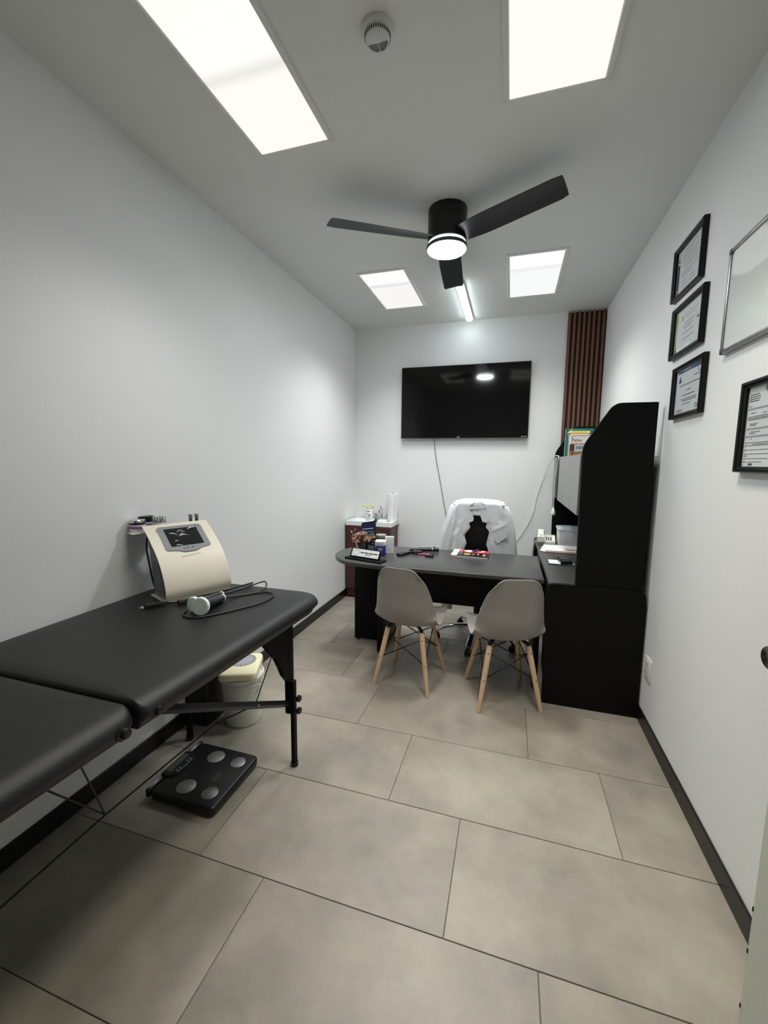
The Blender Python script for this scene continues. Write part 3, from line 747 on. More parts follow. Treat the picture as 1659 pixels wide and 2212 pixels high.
bm = new_bm(); slab(bm, round_poly(rect(-0.068, 0.068, -0.034, 0.034), 0.010, 3), 0.004, 0.010, 0.002, 2); link('body', bm, M_white, t)
mbox('camera_patch', M_slot, t, 0.02, 0.05, 0.005, 0.02, 0.010, 0.0105)

t = thing('notepad', 'small white notepad with a navy back under the black calculator', 'notepad', (0.370, 3.135, RT))
bm = new_bm(); box(bm, -0.085, 0.085, -0.06, 0.06, 0, 0.004); link('back_cover', bm, M_navy, t)
bm = new_bm(); box(bm, -0.080, 0.083, -0.057, 0.058, 0.004, 0.009); link('page_block', bm, M_paper, t)
bm = new_bm()
for k in range(4): box(bm, -0.05, -0.02+0.006*(k % 2), 0.03-k*0.018, 0.032-k*0.018, 0.009, 0.0093)
link('print', bm, M_ink, t)
t = thing('calculator', 'black calculator lying across the white notepad on the return', 'calculator', (0.398, 3.125, RT+0.009), math.radians(6))
bm = new_bm(); prism(bm, [(-0.052, 0.0), (0.075, 0.0), (0.075, 0.024), (-0.052, 0.016)], lambda a, b: (-0.040, a, b), lambda a, b: (0.040, a, b)); link('body', bm, M_blackplast, t)
for c in range(5):
    for r_ in range(3):
        xx, yy = -0.028+c*0.014, 0.020+r_*0.016
        zz = 0.016+(yy+0.052)*0.008/0.127
        mbox('key', M_grey, t, xx-0.0045, xx+0.0045, yy-0.005, yy+0.005, zz-0.001, zz+0.0025)
mbox('display', M_lcd, t, -0.026, 0.026, -0.034, -0.012, 0.0185, 0.0198, rot=Matrix.Rotation(math.atan2(0.008, 0.127), 3, 'X'))

# ================================================================== THINGS ON THE DESK
# vase of dried flowers
t = thing('flower_vase', 'clear glass vase of dried pinkish flowers on the rounded desk end', 'vase', (-1.108, 3.030, DT))
bm = new_bm()
prof = [(0.030, 0.0), (0.032, 0.002), (0.034, 0.03), (0.037, 0.062)]
rings(bm, [[Vector((r*math.cos(2*PI*i/20), r*math.sin(2*PI*i/20), z)) for i in range(20)] for r, z in prof+[(0.0345, 0.062), (0.0315, 0.03), (0.029, 0.004)]], True); link('glass', bm, M_glass, t, True, auto=50)
bm = new_bm(); bmf = new_bm(); rnd = random.Random(3)
for k in range(70):
    a = rnd.uniform(0, 2*PI); el = rnd.uniform(-0.1, 1.45); R = 0.078*rnd.uniform(0.55, 1.0)
    if k in (0, 1, 2, 3): R = 0.10; el = 0.35*k; a = 2.2+0.5*k
    tip = Vector((R*math.cos(a)*math.cos(el), R*math.sin(a)*math.cos(el), 0.088+R*math.sin(el)))
    mid = Vector((tip.x*0.4, tip.y*0.4, 0.065+0.02*math.sin(el)))
    tube(bm, spline([(rnd.uniform(-0.012, 0.012), rnd.uniform(-0.012, 0.012), 0.006), tuple(mid), tuple(tip)], 2), 0.0013, 4)
    for q in range(3):
        c = tip+Vector((rnd.uniform(-.008, .008), rnd.uniform(-.008, .008), rnd.uniform(-.008, .008))) if q else tip
        g = bmesh.ops.create_icosphere(bmf, subdivisions=1, radius=rnd.uniform(0.0035, 0.0062))
        sx = Vector((rnd.uniform(.6, 1.2), rnd.uniform(.6, 1.2), rnd.uniform(.7, 1.4)))
        for v in g['verts']: v.co = Vector((v.co.x*sx.x, v.co.y*sx.y, v.co.z*sx.z))+c
o = link('stems', bm, M_stem, t); o['kind'] = 'stuff'
o = link('blossoms', bmf, M_pinkfl, t); o['kind'] = 'stuff'

t = thing('glass_bottle', 'small patterned silver jar with a black cap beside the flower vase', 'jar', (-1.012, 3.035, DT))
bm = new_bm(); prism(bm, round_poly(rect(-0.030, 0.030, -0.030, 0.030), 0.008, 3), lambda a, b: (a*0.9, b*0.9, 0.0), lambda a, b: (a, b, 0.058)); link('body', bm, M_silvercloth, t)
bm = new_bm(); slab(bm, round_poly(rect(-0.022, 0.022, -0.022, 0.022), 0.005, 3), 0.058, 0.096, 0.003, 2); link('cap', bm, M_blackplast, t, True, auto=40)
bm = new_bm(); lathe(bm, [(0.004, 0.0), (0.004, 0.0008)], (0.008, -0.0222, 0.076), 12, (0, -1, 0)); link('drop_mark', bm, M_white, t)

# foil pouch
t = thing('supplement_pouch', 'navy foil supplement pouch with a yellow band behind the flower vase', 'pouch', (-1.085, 3.150, DT), math.radians(14))
bm = new_bm(); n, mrows = 10, 14; front = []; backl = []
def pouch_pt(u, v, s):
    wd = 0.062*(1-0.06*v) ; z = 0.235*v-0.012*(1-u)*v*0.8
    if v > 0.93: wd *= 1-(v-0.93)*0.9
    bulge = 0.030*math.sin(PI*min(1, 0.08+v*0.92))**0.7*(1-abs(u)**2.2)*(1-v)**0.35+0.0015
    return Vector((u*wd, s*bulge*(1 if s < 0 else 0.8), z))
for s, lst in ((-1, front), (1, backl)):
    for j in range(mrows+1):
        lst.append([bm.verts.new(pouch_pt(-1+2*i/n, j/mrows, s)) for i in range(n+1)])
    for j in range(mrows):
        for i in range(n):
            q = (lst[j][i], lst[j][i+1], lst[j+1][i+1], lst[j+1][i])
            bm.faces.new(q if s < 0 else q[::-1])
bmesh.ops.remove_doubles(bm, verts=bm.verts, dist=0.0008); link('foil', bm, M_navyfoil, t, True)
def on_pouch(name, mtl, u0, u1, v0, v1):
    b = new_bm(); k = 8; R = []
    for j in range(3):
        R.append([b.verts.new(pouch_pt(u0+(u1-u0)*i/k, v0+(v1-v0)*j/2, -1)+Vector((0, -0.0012, 0))) for i in range(k+1)])
    for j in range(2):
        for i in range(k): b.faces.new((R[j][i], R[j][i+1], R[j+1][i+1], R[j+1][i]))
    return link(name, b, mtl, t)
on_pouch('print', M_yellow, -0.62, 0.92, 0.40, 0.48)
on_pouch('print', M_brown, 0.1, 0.8, 0.425, 0.455)
on_pouch('print', M_white, -0.85, 0.65, 0.745, 0.765)
for k in range(5): on_pouch('print', M_inklilac, -0.55+k*0.28, -0.36+k*0.28, 0.50, 0.57)
text('lettering', 'CREATINE', 0.024, M_inklilac, t, (0.0, -0.0300, 0.145), (PI/2+math.radians(-7), 0, 0), sx=0.80)

# gummy jar
t = thing('vitamin_jar', 'blue jar with a white lid reading OLLY on the desk', 'jar', (-0.930, 2.985, DT), math.radians(12))
bm = new_bm(); slab(bm, round_poly(rect(-0.040, 0.040, -0.040, 0.040), 0.026, 6), 0.0, 0.074, 0.008, 3); link('body', bm, M_ollyblue, t, True, auto=40)
bm = new_bm(); slab(bm, round_poly(rect(-0.0415, 0.0415, -0.0415, 0.0415), 0.027, 6), 0.074, 0.112, 0.006, 3); link('lid', bm, M_white, t, True, auto=40)
text('lettering', 'OLLY', 0.022, M_inkdark, t, (-0.002, -0.0418, 0.092), (PI/2, 0, 0))
mbox('paper_label', M_inklilac, t, -0.018, 0.016, -0.0406, -0.0396, 0.010, 0.060)
bm = new_bm()
for k in range(7): box(bm, -0.016, 0.012-0.006*(k % 3), -0.0410, -0.0404, 0.0145+k*0.006, 0.0165+k*0.006)
link('print', bm, M_ink, t)

t = thing('medicine_box', 'white carton box with small print behind the blue jar', 'box', (-0.888, 3.085, DT), math.radians(14))
bm = new_bm(); box(bm, -0.034, 0.034, -0.03, 0.03, 0.0, 0.128); link('carton', bm, M_paper, t)
bm = new_bm(); box(bm, -0.0345, -0.0338, -0.03, 0.03, 0.06, 0.127); box(bm, -0.034, 0.034, -0.001, 0.03, 0.128, 0.1285); link('blue_panel', bm, M_inkblue, t)
bm = new_bm()
for k in range(9):
    box(bm, -0.026, -0.004, -0.0306, -0.03, 0.062+k*0.006, 0.064+k*0.006); box(bm, 0.004, 0.026-0.006*(k % 2), -0.0306, -0.03, 0.062+k*0.006, 0.064+k*0.006)
box(bm, -0.026, 0.022, -0.0306, -0.03, 0.022, 0.050)
link('print', bm, M_storage, t)
t = thing('supplement_tub', 'black tub with a taupe lid behind the white carton', 'jar', (-1.000, 3.215, DT))
bm = new_bm(); lathe(bm, [(0.040, 0.0), (0.043, 0.004), (0.043, 0.080), (0.038, 0.088), (0.038, 0.092)], n=26); link('body', bm, M_blackplast, t, True, auto=40)
bm = new_bm(); lathe(bm, [(0.044, 0.090), (0.045, 0.094), (0.045, 0.112), (0.042, 0.115), (0.0, 0.115)], n=26); link('lid', bm, M_taupe, t, True, auto=40)
bm = new_bm(); lathe(bm, [(0.0434, 0.030), (0.0434, 0.066)], n=26); link('paper_label', bm, M_storage, t, True)

# name plate
ya = math.atan2(-0.125, 0.285)
t = thing('name_plate', 'black desk name plate with a white card at the front of the rounded desk end', 'name plate', (-0.985, 2.765, DT), math.radians(-15))
bm = new_bm(); slab(bm, [(-0.155, -0.030), (0.155, -0.030), (0.155, 0.055), (-0.155, 0.055)], 0.0, 0.012, 0.004, 2); link('base', bm, M_blackwood, t, True, auto=40)
R = Matrix.Rotation(math.radians(-28), 3, 'X')
def tilt(pts): return [R @ Vector(p)+Vector((0, 0.0, 0.012)) for p in pts]
def tbox(name, mtl, x0, x1, y0, y1, z0, z1):
    b = box(new_bm(), x0, x1, y0, y1, z0, z1)
    for v in b.verts: v.co = R @ v.co+Vector((0, 0.0, 0.014))
    return link(name, b, mtl, t)
tbox('holder', M_blackwood, -0.128, 0.128, -0.004, 0.006, 0.0, 0.072)
tbox('card', M_paper, -0.116, 0.116, -0.006, -0.004, 0.009, 0.064)
b = new_bm()
for k, (a0, a1) in enumerate(((-0.040, -0.012), (-0.008, 0.026), (0.030, 0.064), (0.068, 0.108))): box(b, a0, a1, -0.0068, -0.006, 0.036, 0.043)
box(b, 0.0, 0.055, -0.0068, -0.006, 0.024, 0.027)
for v in b.verts: v.co = R @ v.co+Vector((0, 0.0, 0.014))
link('print', b, M_inkdark, t)
b = new_bm(); tube(b, [(-0.078+0.030*math.cos(a)*(1+0.15*math.sin(3*a)), -0.0065, 0.036+0.021*math.sin(a)) for a in [2*PI*k/28 for k in range(29)]], 0.0008, 4, False)
for v in b.verts: v.co = R @ v.co+Vector((0, 0.0, 0.014))
link('logo', b, M_ink, t)

# black gadgets
t = thing('handheld_meter', 'small black handheld meter with a blue screen lying on the desk', 'meter', (-0.760, 3.045, DT), math.radians(-22))
bm = new_bm(); slab(bm, round_poly(rect(-0.027, 0.027, -0.075, 0.075), 0.02, 4), 0.0, 0.020, 0.008, 3); link('body', bm, M_blackplast, t, True, auto=40)
mbox('screen', M_inkblue, t, -0.017, 0.017, 0.005, 0.055, 0.0195, 0.0208)
t = thing('black_case', 'small square black case between the handheld meter and the black rod', 'case', (-0.672, 3.115, DT), math.radians(-6))
bm = new_bm(); slab(bm, round_poly(rect(-0.034, 0.034, -0.036, 0.036), 0.006, 3), 0.0, 0.022, 0.005, 2); link('body', bm, M_blackplast, t, True, auto=40)
mbox('clasp', M_darkgrey, t, -0.010, 0.010, -0.038, -0.034, 0.006, 0.016)
t = thing('black_rod', 'thick black cylindrical tool lying across the desk near its back edge', 'tool', (-0.590, 3.215, DT), math.radians(4))
bm = new_bm(); tube(bm, [(-0.16, -0.03, 0.013), (-0.10, -0.02, 0.016), (0.0, 0.0, 0.016), (0.07, 0.015, 0.017)], [0.010, 0.015, 0.015, 0.016], 12); link('grip', bm, M_blackplast, t, True, auto=50)
bm = new_bm(); cyl(bm, (0.015, 0.003, 0.017), (0.022, 0.0045, 0.017), 0.0175, n=14); link('collar', bm, M_steel, t, True, auto=40)
bm = new_bm(); tube(bm, [(-0.105, 0.075, 0.008), (0.0, 0.03, 0.020), (0.04, 0.02, 0.030)], [0.006, 0.008, 0.008], 8); link('arm', bm, M_blackplast, t, True, auto=50)
t = thing('pink_pen', 'pink and dark pen lying in front of the black tool', 'pen', (-0.600, 3.085, DT), math.radians(18))
bm = new_bm(); cyl(bm, (-0.055, 0, 0.0065), (0.03, 0, 0.0065), 0.006, n=10); link('barrel', bm, M_pink, t, True, auto=40)
bm = new_bm(); lathe(bm, [(0.006, 0.0), (0.0065, 0.01), (0.0065, 0.03), (0.003, 0.034)], (0.03, 0, 0.0065), 10, (1, 0, 0)); link('cap', bm, M_blackplast, t, True, auto=40)
t = thing('small_gadget', 'tiny dark oval gadget in front of the pink pen on the desk', 'gadget', (-0.560, 3.035, DT))
bm = new_bm(); slab(bm, round_poly(rect(-0.034, 0.034, -0.015, 0.015), 0.013, 4), 0.0, 0.016, 0.006, 3); link('shell', bm, M_blackplast, t, True, auto=40)
mbox('button', M_darkgrey, t, -0.006, 0.006, -0.004, 0.004, 0.0155, 0.0175)

# magazine
t = thing('magazine', 'thick magazine with a red and black picture-grid cover on the desk', 'magazine', (-0.268, 3.205, DT), math.radians(-1))
mbox('page_block', M_paper, t, -0.134, 0.136, -0.108, 0.110, 0.001, 0.013)
bm = new_bm(); box(bm, -0.138, 0.138, -0.110, 0.112, 0.013, 0.0145); box(bm, -0.138, 0.138, -0.110, 0.112, 0.0, 0.001); link('cover', bm, M_blackplast, t)
mbox('print', M_paper, t, -0.138, -0.094, -0.110, 0.112, 0.0145, 0.0150)
mbox('print', M_magenta, t, -0.094, 0.138, 0.020, 0.112, 0.0145, 0.0149)
grid = [(-0.085, -0.055, 0.04, 0.10, M_orange), (-0.070, -0.045, 0.05, 0.085, M_paper), (-0.040, 0.0, 0.03, 0.10, M_paper), (0.010, 0.045, 0.03, 0.10, M_inkred), (0.055, 0.085, 0.03, 0.06, M_orange), (0.075, 0.10, 0.07, 0.10, M_paper), (0.095, 0.13, 0.035, 0.065, M_inkred),
        (-0.085, -0.060, -0.06, 0.0, M_ink), (-0.045, 0.0, -0.075, -0.015, M_ochre), (0.010, 0.035, -0.07, -0.01, M_brown), (0.055, 0.065, -0.06, 0.0, M_orange), (0.095, 0.115, -0.08, -0.02, M_orange)]
for x0, x1, y0, y1, mm in grid: mbox('print', mm, t, x0, x1, y0, y1, 0.0148, 0.0153)
bm = new_bm()
for k in range(9): box(bm, -0.126, -0.106, -0.09+k*0.020, -0.082+k*0.020, 0.0150, 0.0152)
link('print', bm, M_taupe, t)
t = thing('blue_pen', 'short blue pen resting on the magazine', 'pen', (-0.235, 3.285, DT+0.0155), math.radians(70))
bm = new_bm(); cyl(bm, (-0.04, 0, 0.006), (0.03, 0, 0.006), 0.006, n=10); link('barrel', bm, M_bluepen, t, True, auto=40)
bm = new_bm(); cyl(bm, (0.03, 0, 0.006), (0.04, 0, 0.006), 0.006, 0.002, n=10); link('tip', bm, M_white, t, True, auto=40)

# ================================================================== VANITY IN THE BACK LEFT CORNER
t = thing('sink_vanity', 'maroon vanity cabinet with a white sink top in the back left corner', 'vanity', (-1.392, 4.170, 0))
VX, VY = 0.248, 0.148
mbox('cabinet', M_maroon, t, -VX+0.008, VX-0.008, -VY+0.008, VY, 0.02, 0.784)
d = mbox('door', M_maroon, t, -VX+0.012, -0.003, -VY-0.008, -VY+0.008, 0.10, 0.775, 0.002, 1)
link('knob', lathe(new_bm(), [(0.006, 0), (0.006, 0.012), (0.011, 0.016), (0.009, 0.024), (0.0, 0.026)], (-0.03, -VY-0.008, 0.62), 14, (0, -1, 0)), M_steel, d, True, auto=40)
d = mbox('door', M_maroon, t, 0.003, VX-0.012, -VY-0.008, -VY+0.008, 0.10, 0.775, 0.002, 1)
link('knob', lathe(new_bm(), [(0.006, 0), (0.006, 0.012), (0.011, 0.016), (0.009, 0.024), (0.0, 0.026)], (0.03, -VY-0.008, 0.62), 14, (0, -1, 0)), M_steel, d, True, auto=40)
mbox('plinth', M_maroon, t, -VX+0.02, VX-0.02, -VY+0.04, VY, 0.0, 0.02)
bm = new_bm()
o_ = [(-VX, -VY-0.004), (VX+0.006, -VY-0.004), (VX+0.006, VY), (-VX, VY)]
i1 = [(-VX+0.05, -VY+0.035), (VX-0.045, -VY+0.035), (VX-0.045, VY-0.075), (-VX+0.05, VY-0.075)]
i2 = [(-VX+0.10, -VY+0.07), (VX-0.10, -VY+0.07), (VX-0.10, VY-0.10), (-VX+0.10, VY-0.10)]
rings(bm, [[Vector((x, y, z)) for x, y in l] for l, z in ((o_, 0.784), (o_, 0.829), (i1, 0.829), (i2, 0.79))], True)
link('sink_top', bm, M_ceramic, t)
f = thing('faucet', 'chrome gooseneck faucet with two handles on the white sink', 'faucet', (-1.328, 4.288, 0.8295))
bm = new_bm(); slab(bm, round_poly(rect(-0.085, 0.085, -0.022, 0.022), 0.02, 4), 0.0, 0.014, 0.004, 2); link('base_plate', bm, M_chrome, f, True, auto=40)
bm = new_bm(); tube(bm, spline([(0, 0, 0.01), (0, 0.0, 0.07), (0, -0.015, 0.115), (0, -0.05, 0.135), (0, -0.085, 0.115), (0, -0.095, 0.075)], 6), 0.010, 12); link('spout', bm, M_chrome, f, True, auto=50)
for s in (-1, 1):
    bm = new_bm(); lathe(bm, [(0.014, 0.010), (0.013, 0.03), (0.018, 0.035), (0.018, 0.055), (0.012, 0.06), (0.0, 0.061)], (s*0.068, 0, 0), 16); cyl(bm, (s*0.068, 0, 0.052), (s*0.080, -0.03, 0.062), 0.006, 0.005, 8); link('handle', bm, M_chrome, f, True, auto=40)
p_ = thing('paper_towel_roll', 'white paper towel roll standing at the right end of the sink', 'paper towel', (-1.182, 4.215, 0.8295))
bm = new_bm()
rings(bm, [[Vector((r*math.cos(2*PI*i/32), r*math.sin(2*PI*i/32), z)) for i in range(32)] for r, z in ((0.020, 0.0), (0.055, 0.0), (0.0555, 0.004), (0.0555, 0.281), (0.055, 0.285), (0.020, 0.285), (0.020, 0.0))], False); link('sheets', bm, M_paper, p_, True, auto=50)
bm = new_bm()
rings(bm, [[Vector((r*math.cos(2*PI*i/24), r*math.sin(2*PI*i/24), z)) for i in range(24)] for r, z in ((0.0185, 0.001), (0.0198, 0.001), (0.0198, 0.288), (0.0185, 0.288), (0.0185, 0.001))], False); link('core', bm, M_taupe, p_, True, auto=50)
bm = new_bm(); box(bm, 0.040, 0.064, -0.0545, -0.0525, 0.0, 0.28, rot=Matrix.Rotation(math.radians(3), 3, 'Y')); link('loose_edge', bm, M_paper, p_)
j = thing('pill_bottle', 'white pill bottle with printed label on the left of the sink', 'bottle', (-1.462, 4.255, 0.8295))
bm = new_bm(); lathe(bm, [(0.036, 0.0), (0.040, 0.004), (0.040, 0.092), (0.034, 0.104), (0.030, 0.106), (0.030, 0.110)], n=26); link('body', bm, M_white, j, True, auto=40)
bm = new_bm(); lathe(bm, [(0.033, 0.108), (0.034, 0.110), (0.034, 0.130), (0.032, 0.133), (0.0, 0.133)], n=26); link('cap', bm, M_lens_off, j, True, auto=40)
bm = new_bm()
for (a0, a1, z0, z1) in ((-1.9, -1.0, 0.080, 0.088), (-1.9, -0.9, 0.016, 0.022), (-1.9, -1.4, 0.06, 0.064), (-1.9, -1.45, 0.045, 0.05)):
    rings(bm, [[Vector((0.0405*math.cos(a0+(a1-a0)*i/8), 0.0405*math.sin(a0+(a1-a0)*i/8), z)) for i in range(9)] for z in (z0, z1)], False, False)
link('print', bm, M_inkdark, j)
bm = new_bm(); rings(bm, [[Vector((0.0405*math.cos(-1.35+0.4*i/6), 0.0405*math.sin(-1.35+0.4*i/6), z)) for i in range(7)] for z in (0.03, 0.052)], False, False); link('print', bm, M_inkred, j)
y_ = thing('yellow_stick', 'lime yellow stick balanced on top of the white pill bottle', 'stick', (-1.475, 4.250, 0.829+0.133))
bm = new_bm(); box(bm, -0.07, 0.075, -0.006, 0.006, 0.0, 0.010, 0.003, 2); link('bar', bm, M_limegreen, y_, True, auto=40)
bm = new_bm(); box(bm, 0.052, 0.072, -0.005, 0.005, -0.014, 0.0); link('hook', bm, M_limegreen, y_)
pl = thing('succulent_plant', 'small green succulent at the front rim of the sink', 'plant', (-1.318, 4.050, 0.829))
bm = new_bm(); rnd = random.Random(5)
link('base', lathe(new_bm(), [(0.014, 0.0), (0.020, 0.004), (0.018, 0.010), (0.0, 0.012)], n=12), M_stem, pl, True)
for k in range(16):
    a = 2*PI*k/16+rnd.uniform(-.2, .2); el = rnd.uniform(0.35, 1.3); L_ = rnd.uniform(0.030, 0.046)
    d_ = Vector((math.cos(a)*math.cos(el), math.sin(a)*math.cos(el), math.sin(el)))
    b = new_bm(); tube(b, [Vector((0, 0, 0.006)), Vector((0, 0, 0.006))+d_*L_*0.4, Vector((0, 0, 0.006))+d_*L_], [0.003, 0.0045, 0.0006], 5)
    link('leaf', b, M_green, pl)

# ================================================================== SHELL CHAIRS
def sample(tab, s):
    """smooth (Catmull-Rom) lookup in a table of (s, value)"""
    n = len(tab)
    for i in range(n-1):
        (a, va), (b, vb) = tab[i], tab[i+1]
        if s <= b or i == n-2:
            k = min(1.0, max(0.0, (s-a)/(b-a)))
            ma = (vb-tab[i-1][1])/(b-tab[i-1][0])*(b-a) if i > 0 else (vb-va)
            mb = (tab[i+2][1]-va)/(tab[i+2][0]-a)*(b-a) if i < n-2 else (vb-va)
            return (2*k**3-3*k*k+1)*va+(k**3-2*k*k+k)*ma+(-2*k**3+3*k*k)*vb+(k**3-k*k)*mb
def shell_mesh():
    prof = spline([(0, 0.246, 0.410), (0, 0.232, 0.428), (0, 0.17, 0.434), (0, 0.07, 0.420), (0, -0.03, 0.407), (0, -0.11, 0.411), (0, -0.170, 0.440), (0, -0.205, 0.52), (0, -0.222, 0.63), (0, -0.240, 0.73), (0, -0.256, 0.818)], 7)
    n = len(prof)-1; m_ = 32
    wtab = [(0, 0.188), (0.10, 0.212), (0.28, 0.224), (0.45, 0.224), (0.58, 0.215), (0.70, 0.199), (0.84, 0.173), (0.94, 0.149), (1.0, 0.135)]
    ctab = [(0, 0.026), (0.10, 0.030), (0.25, 0.010), (0.36, 0.014), (0.48, 0.056), (0.60, 0.092), (0.72, 0.080), (0.84, 0.052), (1.0, 0.018)]
    # arc length
    acc = [0]
    for a, b in zip(prof[:-1], prof[1:]): acc.append(acc[-1]+(b-a).length)
    bm = new_bm(); G = []
    for j, p in enumerate(prof):
        s = acc[j]/acc[-1]
        d = (prof[min(j+1, n)]-prof[max(j-1, 0)]).normalized(); nn = Vector((0, d.z, -d.y))
        if nn.z < 0 and s < 0.5: nn = -nn
        if s >= 0.5 and nn.y < 0: nn = -nn
        wd, cu = sample(wtab, s), sample(ctab, s)
        row = []
        for i in range(m_+1):
            u = -1+2*i/m_
            q = Vector((u*wd*(1-0.05*abs(u)**3), p.y, p.z))+nn*(cu*abs(u)**2.4)
            if s > 0.82: q.z -= 0.060*abs(u)**5*((s-0.82)/0.18)**2
            if s < 0.10: q.y -= 0.05*abs(u)**5*(1-s/0.10)
            row.append(bm.verts.new(q))
        G.append(row)
    for j in range(n):
        for i in range(m_): bm.faces.new((G[j][i], G[j][i+1], G[j+1][i+1], G[j+1][i]))
    return bm
def make_chair(label, loc, rz):
    t = thing('shell_chair', label, 'chair', loc, rz, 'grey shell chairs in front of the desk')
    s = link('seat_shell', shell_mesh(), M_shell, t, True)
    md = s.modifiers.new('thick', 'SOLIDIFY'); md.thickness = 0.007; md.offset = 0
    sb = s.modifiers.new('smooth', 'SUBSURF'); sb.levels = 1; sb.render_levels = 1
    tops = {}; bots = {}
    for sx in (-1, 1):
        for sy in (-1, 1):
            top = Vector((sx*0.112, sy*0.105-0.01, 0.392)); bot = Vector((sx*0.183, sy*0.190, 0.0))
            if sy < 0: bot.y = -0.188
            tops[sx, sy], bots[sx, sy] = top, bot
            bm = new_bm(); dr = (top-bot)
            tube(bm, [bot, bot+dr*0.02, bot+dr*0.5, bot+dr*0.955, bot+dr*0.965], [0.0115, 0.0125, 0.0160, 0.0170, 0.015], 14); lg = link('leg', bm, M_wood, t, True, auto=50)
            for f in (0.86, 0.47):
                c = bot+dr*f; out = Vector((sx, sy, 0)).normalized(); side = Vector((sx*0.3, sy, 0)).normalized()
                bm = new_bm(); lathe(bm, [(0.0055, 0.0), (0.005, 0.0025), (0.0, 0.003)], c+side*0.0155, 10, side); link('bolt', bm, M_steel, lg, True)
            bm = new_bm(); tube(bm, [bot+dr*0.93, bot+dr*0.985, top+Vector((-sx*0.025, -sy*0.025, 0.006))], [0.010, 0.0125, 0.010], 8); link('bracket', bm, M_blackmetal, t, True, auto=50)
    def on(k, f): return bots[k]+(tops[k]-bots[k])*f
    for a, b in (((-1, -1), (1, -1)), ((-1, 1), (1, 1)), ((-1, -1), (-1, 1)), ((1, -1), (1, 1))):
        for p, q in ((on(a, 0.86), on(b, 0.47)), (on(b, 0.86), on(a, 0.47))):
            bm = new_bm(); tube(bm, [p, q], 0.0035, 6); link('strut', bm, M_blackmetal, t, True)
    bm = new_bm()
    tube(bm, [tops[-1, -1]+Vector((0.02, 0.02, 0.006)), (0, -0.02, 0.396), tops[1, 1]+Vector((-0.02, -0.02, 0.006))], 0.006, 6); tube(bm, [tops[1, -1]+Vector((-0.02, 0.02, 0.006)), (0, -0.02, 0.396), tops[-1, 1]+Vector((0.02, -0.02, 0.006))], 0.006, 6)
    link('under_frame', bm, M_blackmetal, t, True)
    return t
make_chair('grey shell chair with wooden legs at the left, in front of the desk leg panel', (-0.593, 2.600, 0), math.radians(-6.5))
make_chair('grey shell chair with wooden legs at the right, beside the tall black cabinet', (0.002, 2.567, 0), math.radians(17.0))

# ================================================================== OFFICE CHAIR + LAB COAT
OX, OY = -0.215, 3.345
t = thing('office_chair', 'black office chair with chrome star base behind the desk', 'office chair', (OX, OY, 0))
for k in range(5):
    a = math.radians(44+72*k+4); d_ = Vector((math.cos(a), math.sin(a), 0))
    bm = new_bm(); pts = spline([d_*0.03+Vector((0, 0, 0.125)), d_*0.14+Vector((0, 0, 0.125)), d_*0.25+Vector((0, 0, 0.105)), d_*0.315+Vector((0, 0, 0.066))], 4)
    loops = []; sd = Vector((-d_.y, d_.x, 0))
    for i, p in enumerate(pts):
        s = i/(len(pts)-1); ww, hh_ = 0.026-0.008*s, 0.015-0.004*s
        loops.append([p+sd*ww*math.cos(b)+Vector((0, 0, 1))*hh_*math.sin(b) for b in [2*PI*q/12 for q in range(12)]])
    rings(bm, loops, True); arm = link('base_arm', bm, M_chrome, t, True, auto=50)
    c = d_*0.318
    bm = new_bm()
    for s in (-1, 1):
        lathe(bm, [(0.0, -0.009), (0.022, -0.009), (0.0265, -0.006), (0.0265, 0.006), (0.022, 0.009), (0.0, 0.009)], c+sd*s*0.013+Vector((0, 0, 0.0268)), 18, sd)
    cyl(bm, c+Vector((0, 0, 0.03)), c+Vector((0, 0, 0.066)), 0.011, n=10)
    link('caster', bm, M_blackplast, t, True, auto=40)
bm = new_bm(); lathe(bm, [(0.034, 0.085), (0.038, 0.10), (0.038, 0.14), (0.028, 0.15), (0.026, 0.30)], n=20); link('lower_column', bm, M_blackplast, t, True, auto=40)
bm = new_bm(); cyl(bm, (0, 0, 0.30), (0, 0, 0.42), 0.015, n=14); link('gas_lift', bm, M_chrome, t, True, auto=40)
mbox('mechanism', M_blackmetal, t, -0.08, 0.08, -0.11, 0.11, 0.40, 0.45, 0.01, 2)
bm = new_bm(); slab(bm, round_poly(rect(-0.25, 0.25, -0.24, 0.16), 0.09, 6), 0.45, 0.54, 0.04, 4); link('seat', bm, M_vinyl, t, True, auto=60)
bm = new_bm(); tube(bm, spline([(0, 0.10, 0.43), (0, 0.20, 0.44), (0, 0.265, 0.50), (0, 0.280, 0.70)], 5), 0.018, 8); link('back_support', bm, M_blackmetal, t, True)
# backrest: padded, rounded top
def back_pad(z0, z1, hw0, hw1, y, th, r):
    bm = new_bm(); n_, m_ = 14, 16; F = {}
    for side in (-1, 1):
        for j in range(m_+1):
            v = j/m_; z = z0+(z1-z0)*v
            for i in range(n_+1):
                u = -1+2*i/n_; hw_ = hw0+(hw1-hw0)*v
                e = max(abs(u)**6, abs(2*v-1)**10)
                rx = hw_*(1-0.04*abs(2*v-1)**8)
                F[side, i, j] = bm.verts.new((u*rx-0.03, y+side*th*(1-e)+0.03*(1-u*u), z-0.02*abs(u)**6*v))
        for j in range(m_):
            for i in range(n_):
                q = [F[side, i, j], F[side, i+1, j], F[side, i+1, j+1], F[side, i, j+1]]
                bm.faces.new(q if side < 0 else q[::-1])
    bmesh.ops.remove_doubles(bm, verts=bm.verts, dist=0.0005); return bm
link('backrest', back_pad(0.50, 1.108, 0.195, 0.182, 0.245, 0.03, 0.05), M_vinyl, t, True)
bm = new_bm(); box(bm, -0.012-0.001, -0.012+0.001, 0.2415, 0.2445, 0.70, 0.89); link('seam', bm, mat('dark_red_thread', (52, 24, 28), 0.8), t)
